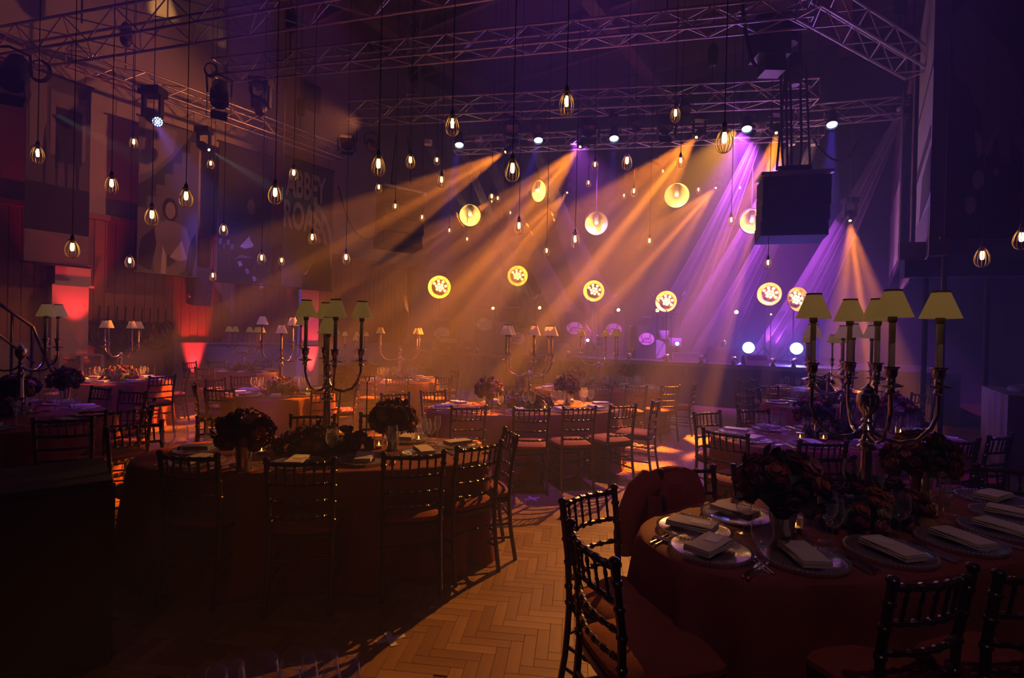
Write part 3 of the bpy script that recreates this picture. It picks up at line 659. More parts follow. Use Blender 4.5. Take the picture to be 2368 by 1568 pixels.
for txt, cy_, sz in (('ABBEY', .80, .30), ('ROAD', .55, .36)):
    me = text_mesh(txt, 1.0, M_PRINTL, .004, .03)
    xs = [v.co.x for v in me.vertices]; ys = [v.co.y for v in me.vertices]; wx = max(xs)-min(xs); hy = max(ys)-min(ys)
    ob('lettering', me, tb, (bw_*(.43 if txt == 'ABBEY' else .40), -.012, bh_*cy_), (PI/2, 0, 0), (bw_*.80/wx, bh_*.22/hy, 1))
# right-hand banners, hung from the truss in the line of the right wall
def rb(px, u): d = ray(px, 778); return Vector((d.x, d.y, 0))*(u/d.dot(AX_U))
def right_banner(px0, px1, u, zt, zb, lab, shapes, tone=None):
    a, b = rb(px0, u), rb(px1, u); a.z = b.z = zt; return banner(a, b, zb, lab, shapes, tone, hang=HC-.1 if zt > 6.7 else ZT)
hand = [(.0, .62), (.12, .66), (.30, .58), (.46, .52), (.60, .40), (.74, .34), (.70, .30), (.58, .33), (.66, .24), (.60, .22), (.48, .30), (.52, .20), (.46, .20), (.38, .30), (.36, .22), (.30, .24), (.28, .34), (.16, .42), (.05, .46)]
pa, pb = D(2197, 100, 6.7), D(2490, 100, 6.4); pa.z = pb.z = 7.6
banner(pa, pb, D(2280, 548, 6.6).z, 'big dark banner printed with a hand laying out pale game pieces', [
  (hand, MD), (ell(.26, .16, .045, .028), LT), (ell(.20, .09, .045, .026), LT), ([(.30, .24), (.42, .32), (.44, .31), (.32, .225)], LT), ([(.22, .30), (.28, .28), (.285, .235), (.25, .22), (.235, .25)], LT),
  ([(.70, .42), (.78, .44), (.86, .28), (.78, .26)], LT), (ell(.40, .18, .02, .012), LT)], M_PRINTD, hang=HC-.1)
right_banner(2101, 2146, .80, 8.2, 3.1, 'tall pale banner with a lamp-post and street photograph', [
  ([(.1, 0), (.9, 0), (.9, .16), (.1, .20)], MD), ([(.16, .2), (.26, .2), (.26, .62), (.16, .62)], DK), ([(.0, .36), (.9, .38), (.9, .42), (0, .40)], DK), ([(.5, .18), (.95, .2), (.95, .34), (.6, .32)], DK), ([(.0, .60), (.95, .60), (.95, .612), (0, .615)], DK)], mat('pale_banner_print', (.42, .40, .42), .8, noise=(1.2, .2)))
right_banner(2076, 2099, .72, 8.0, 3.0, 'narrow brownish banner beyond the pale lamp-post banner', [([(.2, .1), (.8, .1), (.8, .3), (.2, .34)], DK), ([(0, .38), (1, .36), (1, .40), (0, .42)], MD), ([(0, .55), (1, .53), (1, .56), (0, .58)], MD)], mat('brown_banner_print', (.30, .22, .20), .8, noise=(1.2, .2)))
right_banner(2046, 2074, .55, 7.2, 3.4, 'far torn-looking pale banner at the end of the right-hand row', [([(.1, .1), (.95, .04), (.95, .5), (.4, .62), (.1, .5)], LT), ([(.2, .6), (.8, .75), (.95, .66), (.5, .55)], MD)])
# black frame with mesh panel between the banners
a, b = D(2146, 600, 7.0), D(2198, 600, 6.8); a.z = b.z = 0
t = thing('speaker_tower', 'black mesh-fronted tower between the pale banner and the big dark banner', 'tower', (a.x, a.y, 0), math.atan2(b.y-a.y, b.x-a.x))
w = (b-a).length; zb = D(2170, 592, a.y).z
ob('panel', MB().box((w/2, .1, (zb+9)/2), (w, .15, 9-zb)).mesh('panel', M_BLACKM, False), t)
for i in range(9): ob('mesh_bar', MB().box((w*(i+.5)/9, .01, (9+5.4)/2), (.02, .02, 3.6)).mesh('mesh_bar', M_GREYMETAL, False), t)
for i in range(44): ob('mesh_bar', MB().box((w/2, .005, 5.42+i*.08), (w*.96, .015, .018)).mesh('mesh_bar', M_GREYMETAL, False), t)
rod('mast', (w/2, .2, 0), (w/2, .2, zb+.1), .03, M_BLACK, t)
# dark fascia beam below the big banner, red-lit drain pipe, exit light, desk
a, b = D(2092, 620, 8.6), D(2520, 620, 7.9); zf = D(2230, 620, 8.4).z; a.z = b.z = 0
t = thing('balcony_fascia', 'dark horizontal balcony edge running below the big dark banner', 'balcony', (a.x, a.y, 0), math.atan2(b.y-a.y, b.x-a.x)); w = (b-a).length
ob('fascia_board', MB().box((w/2, .1, zf), (w, .2, .28)).mesh('fascia_board', M_BLACKM, False), t)
ob('upper_rail', MB().box((w/2, .25, zf+.32), (w, .08, .3)).mesh('upper_rail', mat('brown_rail', (.16, .10, .08), .7), False), t)
for x in (.15*w, .5*w, .85*w): rod('bracket_post', (x, .14, 0), (x, .14, zf-.1), .04, M_BLACKM, t)
p = rb(2302, UR-.12); t = thing('drain_pipe', 'vertical wall pipe glowing red at the right wall', 'pipe', (p.x, p.y, 0))
ob('pipe', MB().lathe([(.085, .35), (.085, 2.5)], 14).mesh('pipe', M_WHITEBOX), t); ob('pipe_box', MB().box((0, 0, 2.75), (.22, .2, .9)).mesh('pipe_box', M_WHITEBOX, False), t, rot=(0, 0, HALLYAW)); ob('collar', MB().lathe([(.10, 0), (.10, .06)], 14).mesh('collar', M_WHITEBOX), t, (0, 0, 2.28))
a_ = MB()
for q in range(4): a_.path([(.02*q, -.1, .95), (.05-.03*q, -.13, .75), (-.05+.03*q, -.12, .55), (.03*q-.04, -.12, .3)], .012, 5)
ob('cable_knot', a_.mesh('cable_knot', M_CABLE), t)
q = Vector((p.x, p.y, 0)) - AX_U*.7; spot((q.x, q.y, .2), (p.x, p.y, 3.0), 160, RED, 38, .7, .05)
p = D(2187, 730, 8.2); tag(ob('exit_light', MB().box((0, 0, 0), (.035, .02, .1)).mesh('exit_light', M_EXIT, False), None, p), 'small green exit light in the dark beside the right wall', 'exit sign')
p = rb(2195, 2.5); d_ = thing('wall_door', 'tall dark door panel in the right-hand wall', 'door', (p.x, p.y, 0), HALLYAW)
ob('leaf', MB().box((0, 0, 1.1), (.06, 1.0, 2.2)).mesh('leaf', M_BLACKM, False), d_); ob('frame', MB().box((.03, 0, 1.15), (.04, 1.2, 2.3)).mesh('frame', M_GREYMETAL, False), d_)
# ================================================================== the stage
SZ = 1.08
E0, E1 = Vector((9.2, 10.6, 0)), Vector((-3.4, 18.1, 0))                # front edge, from right to left
SD = (E1-E0).normalized(); SN = Vector((-SD.y, SD.x, 0)); SN = SN if SN.y > 0 else -SN
t = thing('stage_platform', 'wide black stage platform with a dark skirt below the gauze drapes', 'stage', E0, math.atan2(SD.y, SD.x))
SL = (E1-E0).length
sy = 1 if (Matrix.Rotation(math.atan2(SD.y, SD.x), 3, 'Z') @ Vector((0, 1, 0))).dot(SN) > 0 else -1
ob('deck', MB().box((SL/2, sy*2.6, SZ-.06), (SL, 5.2, .12)).mesh('deck', M_STAGE, False), t)
ob('edge_trim', MB().box((SL/2, -sy*.015, SZ-.05), (SL, .03, .1)).mesh('edge_trim', M_GREYMETAL, False), t)
rows = []
n = 260
for z in (0, .5, SZ-.1): rows.append([(SL*i/n, sy*(.05+.025*math.sin(i*.9)+.012*math.sin(i*2.3)), z) for i in range(n+1)])
ob('skirt', MB().grid(rows, sy > 0).mesh('skirt', M_DARKWALL), t)
for i in range(6): ob('leg', MB().box((SL*(i+.5)/6, sy*4.9, SZ/2-.06), (.08, .08, SZ-.12)).mesh('leg', M_BLACK, False), t)
def stage_depth(px, back):                                               # depth of a stage point seen in image column px, 'back' metres behind the edge
    d = ray(px, 800); o = E0 + SN*back; den = d.x*SD.y-d.y*SD.x; k = (o.x*SD.y-o.y*SD.x)/den; return d.y*k
def S(px, back):                                                          # point on the deck
    dp = stage_depth(px, back); q = D(px, 800, dp); return Vector((q.x, q.y, SZ))
def atz(px, py, back): return D(px, py, stage_depth(px, back))
# band fronts with the oval script mark
def squiggle(w, h):
    P = [(-.40, .10), (-.30, .42), (-.38, .50), (-.44, .30), (-.32, .05), (-.22, -.12), (-.34, -.22), (-.18, .02), (-.10, .14), (-.08, -.06), (0, .12), (.02, -.06), (.10, .12), (.12, -.08), (.20, .16), (.26, .44), (.30, .50), (.27, .1), (.22, -.38), (.30, -.30), (.40, .02)]
    Q = [(-.46, -.30), (-.1, -.22), (.2, -.26)]
    b = MB()
    for pts in (P, Q):
        out = []
        for i in range(len(pts)-1):
            a, c = pts[i], pts[i+1]
            for k in range(3): u = k/3; out.append((w*(a[0]+(c[0]-a[0])*u), 0, h*(a[1]+(c[1]-a[1])*u)))
        out.append((w*pts[-1][0], 0, h*pts[-1][1])); b.path(out, .0055, 4)
    return b.mesh('script_mark', M_INK)
sq = squiggle(.36, .26)
face_yaw = math.radians(-12)
FRONTS = [(1021, 741, 771, .9), (1119, 718, 750, 2.2), (1196, 760, 783, .8), (1328, 722, 759, 1.9), (1418, 726, 762, 2.6), (1494, 753, 784, 1.4)]
NAMES = ['at the far end by the round table', 'beside the keyboard', 'in front of the keyboard', 'beside the tall boom microphone', 'under the third gold dish lamp', 'next to the drums']
for (x, yt, yo, bk), nm in zip(FRONTS, NAMES):
    g = S(x, bk); dp = g.y; top = D(x, yt, dp).z; h = top-SZ; w = 48/FPX*dp; ya = face_yaw + (math.radians(20) if x > 1480 else 0)
    t = thing('band_front', 'dark music desk with pale oval badge, ' + nm, 'music stand', g, ya)
    ob('front_panel', MB().box((0, 0, h/2), (w, .03, h)).mesh('front_panel', M_STAGE, False), t)
    for sx in (-1, 1): ob('side_panel', MB().add([(sx*w/2, 0, 0), (sx*w/2, .3, 0), (sx*w/2, .42, h*.9), (sx*w/2, 0, h)], [(0, 1, 2, 3)] if sx > 0 else [(3, 2, 1, 0)]).mesh('side_panel', M_STAGE, False), t)
    ob('desk_top', MB().box((0, .22, h+.005), (w*1.04, .44, .02)).mesh('desk_top', M_STAGE, False), t, rot=(0, 0, 0))
    zo = D(x, yo, dp).z-SZ
    ov = ob('oval_badge', MB().lathe([(1, 0), (1, .012)], 28).mesh('oval_badge', M_LOGO, False), t, (0, -.016, zo), (PI/2, 0, 0), (18.5/FPX*dp, 14.2/FPX*dp, 1))
    ob('script_mark', sq, t, (0, -.031, zo), (0, 0, 0), (17/FPX*dp/.18, 1, 13/FPX*dp/.13))
    lm = ob('desk_lamp', MB().path([(0, .1, h), (0, .1, h+.22), (0, .04, h+.25)], .012).mesh('desk_lamp', M_BLACK), t); ob('lamp_bar', MB().box((0, .03, h+.255), (.3, .06, .03)).mesh('lamp_bar', M_GREYMETAL, False), lm)
# keyboard rig
g = S(1178, 1.5); dp = g.y
t = thing('keyboard_rig', 'black keyboard on a stand with a second keyboard and music sheets above', 'keyboard', g, face_yaw)
zk = D(1178, 745, dp).z-SZ; zs = D(1178, 722, dp).z-SZ
for nm, z, ww, dd, hh in (('lower_keyboard', zk, 1.15, .35, .11), ('upper_keyboard', zs, .75, .3, .28)): ob(nm, MB().box((0, 0, z), (ww, dd, hh)).mesh(nm, M_BLACK, False), t)
ob('sheet_music', MB().box((-.1, 0, zs+.16), (.3, .22, .02)).mesh('sheet_music', M_PAPER, False), t); ob('sheet_music', MB().box((.22, 0, zs+.16), (.26, .2, .015)).mesh('sheet_music', M_PAPER, False), t)
for a in (-1, 1): ob('cross_leg', MB().path([(-.4*a, .05*a, 0), (.4*a, .05*a, zk-.06)], .025).mesh('cross_leg', M_BLACK), t)
for x_, y0, y1, bk, lab in ((1157, 745, 815, 1.0, 'tall blue-lit panel beside the keyboard'), (1181, 765, 812, 1.9, 'blue-lit equipment panel under the keyboard')):
    g = S(x_, bk); h = D(x_, y0, g.y).z-SZ; tag(ob('equipment_panel', MB().box((0, 0, h/2), (.34, .08, h)).mesh('equipment_panel', mat('pale_grey_panel', (.45, .46, .5), .5), False), None, g, (0, 0, face_yaw)), lab, 'panel')
# dish lamps: gold bowls with a cluster of bulbs on stands
dish = MB().lathe([(.335, -.02), (.34, 0), (.325, .015), (.29, .06), (.24, .10), (.215, .10)], 36, caps=False)
dish_me = dish.mesh('dish', M_DISH)
rim_me = MB().path([(.337*math.cos(k*PI/18), .337*math.sin(k*PI/18), 0) for k in range(36)], .010, 6, True).mesh('rim', M_BRASS)
back_me = MB().lathe([(0, .115), (.22, .115)], 24).mesh('inner_plate', mat('dark_gold_plate', (.25, .13, .03), .5, .4))
cb_me = MB().ball((0, 0, 0), .040, 2).mesh('cluster_bulb', M_WHITEBULB)
DISH = [(1016, 664, 27, 1.6, (-.1, .05), 'farthest gold dish lamp of clustered bulbs, above the first band desk'), (1197, 638, 24, 2.4, (.15, .0), 'highest gold dish lamp of clustered bulbs, above the keyboard'), (1373, 673, 25, 2.2, (-.12, 0), 'gold dish lamp of clustered bulbs behind the boom microphone'),
        (1540, 697, 25, 2.2, (-.25, .12), 'gold dish lamp of clustered bulbs behind the cymbals'), (1779, 680, 27, 2.6, (-.2, 0), 'gold dish lamp of clustered bulbs above the blue floor lamps'), (1845, 692, 29, 2.2, (.75, .1), 'gold dish lamp turned half sideways beside the nearest lampshade')]
for x, y, r, bk, (ty, tp), lab in DISH:
    dp = stage_depth(x, bk); p = D(x, y, dp); sc = r/FPX*dp/.34
    t = thing('dish_lamp', lab, 'lamp', (p.x, p.y, SZ)); h = p.z-SZ
    dv = (CAMP-p).normalized(); dv = Matrix.Rotation(ty, 3, 'Z') @ dv; dv.z += tp; rt = (-dv).to_track_quat('Z', 'Y').to_euler()
    o = ob('dish', dish_me, t, (0, 0, h), rt, (sc, sc, sc)); ob('rim', rim_me, o); ob('inner_plate', back_me, o)
    for k_, (rr_, nn) in enumerate(((0, 1), (.095, 6), (.185, 5))):
        for i in range(nn): a = 2*PI*i/nn*(1 if k_ < 2 else .62)+k_*.3; ob('cluster_bulb', cb_me, o, (rr_*math.cos(a), rr_*math.sin(a), .06))
    lamp_point(p + dv.normalized()*.02*sc, 11, (1, .46, .08))
    rod('stand_pole', (0, .2, 0), (0, .2, h-.2*sc), .022, M_GREYMETAL, t); rod('neck', (0, .2, h-.22*sc), (0, .16, h-.02), .03, M_GREYMETAL, t)
    for i in range(3): a = i*2*PI/3+.4; rod('tripod_leg', (0, .2, .45), (.35*math.cos(a), .2+.35*math.sin(a), .01), .016, M_BLACK, t)
# scoops: white enamel pendants seen from their open side
scoop_me = MB().lathe([(.31, 0), (.305, .02), (.28, .10), (.22, .18), (.12, .235), (0, .25)], 30, caps=False).mesh('scoop_bowl', M_SCOOP)
shell_me = MB().lathe([(.325, -.02), (.34, 0), (.315, .10), (.25, .2), (.15, .26), (.02, .285)], 30, caps=False).mesh('shell', M_GREYMETAL)
sb_me = MB().ball((0, 0, 0), .05, 2).mesh('bulb', mat('scoop_bulb', (1, .9, .7), .4, emit=(1, .66, .22), es=8))
sock_me = MB().box((0, .16, .08), (.10, .22, .10)).mesh('socket', M_GREYMETAL, False)
SCOOP = [(1087, 498, 24.5, 16, (.05, 0), 'leftmost'), (1246, 442, 24, 15.5, (.85, .05), 'second, turned sideways'), (1379, 517, 26, 15, (-.05, .05), 'third'), (1565, 452, 27.5, 14.5, (.02, .05), 'fourth'), (1740, 512, 27.5, 13.5, (.25, .1), 'fifth, beside the loudspeakers'), (1893, 432, 27, 13, (-.7, .1), 'last, turned sideways')]
for x, y, r, dp, (ty, tp), nm in SCOOP:
    p = D(x, y, dp); sc = r/FPX*dp/.31; t = thing('scoop_lamp', 'white scoop lamp with one bulb, %s, in the row above the band' % nm, 'lamp', p)
    dv = (CAMP-p).normalized(); dv = Matrix.Rotation(ty, 3, 'Z') @ dv; dv.z += tp; rt = (-dv).to_track_quat('Z', 'Y').to_euler()
    o = ob('scoop_bowl', scoop_me, t, (0, 0, 0), rt, (sc, sc, sc)); ob('shell', shell_me, o); ob('socket', sock_me, o); ob('bulb', sb_me, o, (0, .02, .07))
    lamp_point(p + dv.normalized()*.03, 18, (1, .55, .15))
    rod('drop_pole', (0, .05, .25*sc), (0, .05, ZT-.3-p.z), .016, M_BLACK, t)
# bare bulbs on poles
for x, y, bk, nm in ((1140, 713, 2.6, 'beside the keyboard'), (1248, 712, 2.4, 'between the left gauze drapes'), (1430, 717, 3.0, 'above the fifth band desk'), (1520, 718, 2.6, 'behind the drums'), (1703, 722, 2.4, 'left of the blue floor lamps'), (1893, 728, 2.0, 'behind the big lampshade'), (1783, 727, 3.0, 'under the fifth dish lamp')):
    dp = stage_depth(x, bk); p = D(x, y, dp); t = thing('pole_bulb', 'small bare bulb glowing on a thin pole ' + nm, 'lamp', (p.x, p.y, SZ)); k = .3 if x == 1783 else 1
    ob('bulb', MB().ball((0, 0, p.z-SZ), .052*k+.012, 1).mesh('bulb', M_WHITEBULB), t); ob('lamp_holder', MB().lathe([(.03, -.16), (.03, -.05)], 8).mesh('lamp_holder', M_GREYMETAL), t, (0, 0, p.z-SZ)); rod('pole', (0, 0, 0), (0, 0, p.z-SZ-.15), .014, M_BLACK, t)
    ob('foot', MB().lathe([(.14, 0), (.14, .02), (.03, .04)], 12).mesh('foot', M_BLACK), t)
# microphones
def mic_stand(px, bk, pts, lab):
    g = S(px, bk); t = thing('microphone_stand', lab, 'microphone stand', g); P = [D(x, y, g.y)-g for x, y in pts]
    rod('stand_tube', (0, 0, 0), (P[0].x, 0, P[0].z), .013, M_BLACK, t); rod('boom', P[0], P[1], .010, M_BLACK, t)
    d = (P[1]-P[0]).normalized(); rod('microphone', P[1], P[1]+d*.16, .024, M_GREYMETAL, t)
    for i in range(3): a = i*2*PI/3; rod('foot', (0, 0, .12), (.28*math.cos(a), .28*math.sin(a), .01), .011, M_BLACK, t)
mic_stand(1216, 1.2, ((1216, 718), (1238, 690)), 'boom microphone stand leaning up beside the keyboard')
mic_stand(1239, .9, ((1239, 705), (1250, 684)), 'tall microphone stand between the keyboard and the gauze')
mic_stand(1304, .8, ((1296, 732), (1352, 700)), 'microphone stand with a long boom over the fourth band desk')
mic_stand(1382, 1.0, ((1384, 715), (1418, 689)), 'microphone stand rising in front of the third dish lamp')
mic_stand(1541, .8, ((1541, 718), (1512, 688)), 'microphone stand with its boom over the drums')
mic_stand(1552, 1.3, ((1552, 730), (1578, 685)), 'microphone stand leaning right over the drums')
# brass instrument on a stand, drums and cymbals
g = S(1455, 1.3); t = thing('saxophone', 'brass saxophone on a stand beside the drums', 'saxophone', g)
b = MB().path([(0, 0, .95), (.04, 0, .98), (.02, 0, .85), (-.02, 0, .45), (.0, 0, .25), (.1, 0, .2), (.16, 0, .35), (.2, 0, .55)], [.012, .014, .018, .03, .045, .05, .06, .085], 10)
ob('body', b.mesh('body', M_BRASS), t); rod('stand', (0, .06, 0), (0, .06, .5), .012, M_BLACK, t); ob('stand_foot', MB().lathe([(.16, 0), (.02, .05)], 8).mesh('stand_foot', M_BLACK), t)
g = S(1524, 1.9); dp = g.y
t = thing('drum_kit', 'drum kit with raised cymbals under the fourth dish lamp', 'drum kit', g)
ob('bass_drum', MB().lathe([(.0, -.19), (.27, -.2), (.28, -.18), (.28, .18), (.27, .2), (.0, .19)], 24, axis=(0, 1, 0)).mesh('bass_drum', M_DRUM), t, (-.1, 0, .28))
for x_, z_, r_ in ((-.35, .62, .16), (.12, .72, .15), (.45, .5, .2)): ob('drum', MB().lathe([(r_, -.13), (r_*1.03, -.12), (r_*1.03, .12), (r_, .13)], 18).mesh('drum', M_DRUM), t, (x_, -.05, z_))
for x_, y_, r_, tl in ((1533, 731, .24, .2), (1511, 719, .2, -.15), (1560, 726, .22, .15), (1573, 737, .2, -.1)):
    q = D(x_, y_, dp)-g; o = ob('cymbal', MB().lathe([(0, .03), (.03, .025), (r_, 0), (r_, -.004), (0, .02)], 20).mesh('cymbal', M_BRASS), t, q, (0, tl, 0)); rod('cymbal_stand', (q.x, 0, 0), (q.x, 0, q.z), .012, M_GREYMETAL, t)
# floor monitors, boxes, footlight globes
for x, y0, w_, bk, ang, lab in ((1038, 778, 46, .5, .1, 'dark wedge monitor at the stage edge by the first band desk'), (1083, 792, 42, .25, .1, 'dark wedge monitor with a pale round port at the stage edge'), (1672, 802, 66, .6, -.1, 'large dark monitor wedge beside the blue floor lamps'), (1292, 790, 60, .3, 0, 'long low dark box in front of the fourth band desk'), (1748, 820, 50, .25, 0, 'dark box below the first blue floor lamp'), (1590, 815, 70, .7, 0, 'low dark heap of gear right of the drums')):
    g = S(x, bk); dp = g.y; h = max(.12, D(x, y0, dp).z-SZ); w = w_/FPX*dp
    t = thing('floor_monitor', lab, 'monitor', g, face_yaw+ang)
    ob('cabinet', MB().add([(-w/2, -.2, 0), (w/2, -.2, 0), (w/2, .3, 0), (-w/2, .3, 0), (-w/2, .0, h), (w/2, .0, h), (w/2, .3, h*.7), (-w/2, .3, h*.7)], [(3, 2, 1, 0), (4, 5, 6, 7), (0, 1, 5, 4), (1, 2, 6, 5), (2, 3, 7, 6), (3, 0, 4, 7)]).mesh('cabinet', M_BLACKM, False), t)
    if x == 1083: ob('port', MB().lathe([(.055, 0), (.055, .01)], 14).mesh('port', M_LOGO), t, (0, -.12, h*.45), (1.2, 0, 0))
    else: ob('grille', MB().box((0, -.12, h*.5), (w*.85, .012, h*.7)).mesh('grille', M_GREYMETAL, False), t, rot=(-.15, 0, 0))
for i, x in enumerate((1038, 1104, 1174, 1230, 1314, 1455, 1542, 1622, 1697, 1789, 1836)):
    g = S(x, .06 if i % 2 else .10); t = thing('mirror_globe', 'small mirrored globe on the stage edge, %s from the far round table' % ('first', 'second', 'third', 'fourth', 'fifth', 'sixth', 'seventh', 'eighth', 'ninth', 'tenth', 'eleventh')[i], 'globe light', g, 0, 'mirrored globes on the stage edge')
    ob('globe', MB().ball((0, 0, .13), .075, 2).mesh('globe', M_CHROMEBALL, False), t); ob('foot', MB().lathe([(.06, 0), (.05, .03), (.03, .06)], 10).mesh('foot', M_BLACK), t)
# blue floor lamps that glare out of the haze
for p, lab in zip(BLINDERS, ('round blue-white floor lamp glaring from the stage, left of the pair', 'round blue-white floor lamp glaring from the stage, beside the big lampshade')):
    tgt = Vector((p.x*.35, p.y*.35, 1.9)); t = aimed('floor_blinder', lab, 'stage light', p, tgt)
    ob('lens', MB().lathe([(0, .0), (.15, .012)], 24).mesh('lens', M_LENS_W), t); ob('housing', MB().lathe([(.17, -.02), (.18, .05), (.16, .25), (.05, .32)], 20, caps=False).mesh('housing', M_BLACK), t)
    o = ob('bracket', MB().path([(-.2, 0, .1), (-.2, -.2, .1), (.2, -.2, .1), (.2, 0, .1)], .015).mesh('bracket', M_BLACK), t)
    d = (tgt-p).normalized(); spot(p+d*.06, tgt, 300, (.13, .12, 1.0), 130, .8, .12)
for x, y, bk, k in ((1566, 795, .9, .05), (1359, 787, 1.2, .045)):
    p = atz(x, y, bk); t = thing('stage_led', 'tiny blue-white lamp shining from the back of the stage ' + ('beside the drums' if x > 1500 else 'behind the candle lamps'), 'stage light', (p.x, p.y, SZ))
    ob('lens', MB().ball((0, 0, p.z-SZ), k, 2).mesh('lens', M_LENS_W), t); rod('post', (0, .03, 0), (0, .03, p.z-SZ), .02, M_BLACK, t)
# small up-lights with thin beams
for x, y, bk, tx, ty, pw in ((965, 768, 1.2, 905, 620, 260), (1382, 775, 1.0, 1335, 640, 320), (1676, 787, 1.0, 1720, 650, 420)):
    p = atz(x, y, bk); tgt = D(tx, ty, p.y-.3)
    moving_head(p, tgt, M_LENS_Y, 'little up-light with a thin warm beam ' + {965: 'above the far round table', 1382: 'between the band desks', 1676: 'left of the blue floor lamps'}[x], None, .45, False)
    d = (tgt-p).normalized(); spot(p+d*.04, tgt, pw, (1, .5, .3), 9, .4, .02)
# ---- gauze drapes fanning from the rear truss to the deck
def gauze(tx, ty, td, wt, bx0, by0, bx1, by1, bd, lab, pleats=5, seed=0):
    """a strip gathered at its top and fanned out at the foot, with real pleats"""
    r_ = random.Random(seed); top = D(tx, ty, td); n = 40; rows = []
    a0, a1 = D(bx0, by0, bd), D(bx1, by1, bd)
    a0.z = max(a0.z, SZ+.02); a1.z = max(a1.z, SZ+.02); ph = r_.random()*6
    for j in range(15):
        v = j/14; row = []
        for i in range(n+1):
            u = i/n; T = top + Vector(((u-.5)*wt, 0, 0)); B = a0.lerp(a1, u); q = T.lerp(B, v)
            sag = -.35*math.sin(PI*v)*(.3+.7*u if bx1 > tx else 1-.7*u)
            q.z += sag*.6; q.y += (.05+.10*v)*math.sin(u*pleats*2*PI+ph) + .03*math.sin(u*17+v*4)
            row.append(q-top)
        rows.append(row)
    t = thing('gauze_drape', lab, 'drape', top)
    ob('cloth', MB().grid(rows).mesh('cloth', M_GAUZE), t); ob('gathering_tie', MB().lathe([(wt*.5+.02, -.06), (wt*.5+.03, .06)], 12).mesh('gathering_tie', M_PAPER), t)
    return t
gauze(990, 330, 14.4, .18, 1150, 706, 1296, 835, stage_depth(1223, 4.3), 'white gauze drape fanning down behind the keyboard', 5, 1)
gauze(1106, 322, 14.2, .18, 1290, 760, 1400, 845, stage_depth(1345, 4.3), 'white gauze drape fanning down to the fourth band desk', 4, 2)
gauze(1228, 318, 13.9, .18, 1352, 722, 1445, 726, stage_depth(1398.5, 4.3), 'white gauze drape fanning down behind the third dish lamp', 4, 3)
gauze(1060, 326, 14.3, .14, 1222, 740, 1300, 800, stage_depth(1261, 4.3), 'thin white gauze drape crossing behind the second dish lamp', 3, 4)
gauze(1760, 296, 12.9, .18, 1490, 765, 1590, 840, stage_depth(1540, 4.3), 'white gauze drape sweeping down to the drums', 5, 5)
gauze(1882, 330, 12.7, .18, 1590, 815, 1690, 845, stage_depth(1640, 4.3), 'white gauze drape sweeping down left of the blue floor lamps', 5, 6)
gauze(2088, 255, 12.0, .18, 1730, 840, 1860, 850, stage_depth(1795, 4.3), 'long white gauze drape from the right end of the rig', 5, 7)
gauze(1830, 330, 12.8, .14, 1545, 790, 1620, 845, stage_depth(1582.5, 4.3), 'thin white gauze drape behind the big hanging loudspeakers', 3, 8)
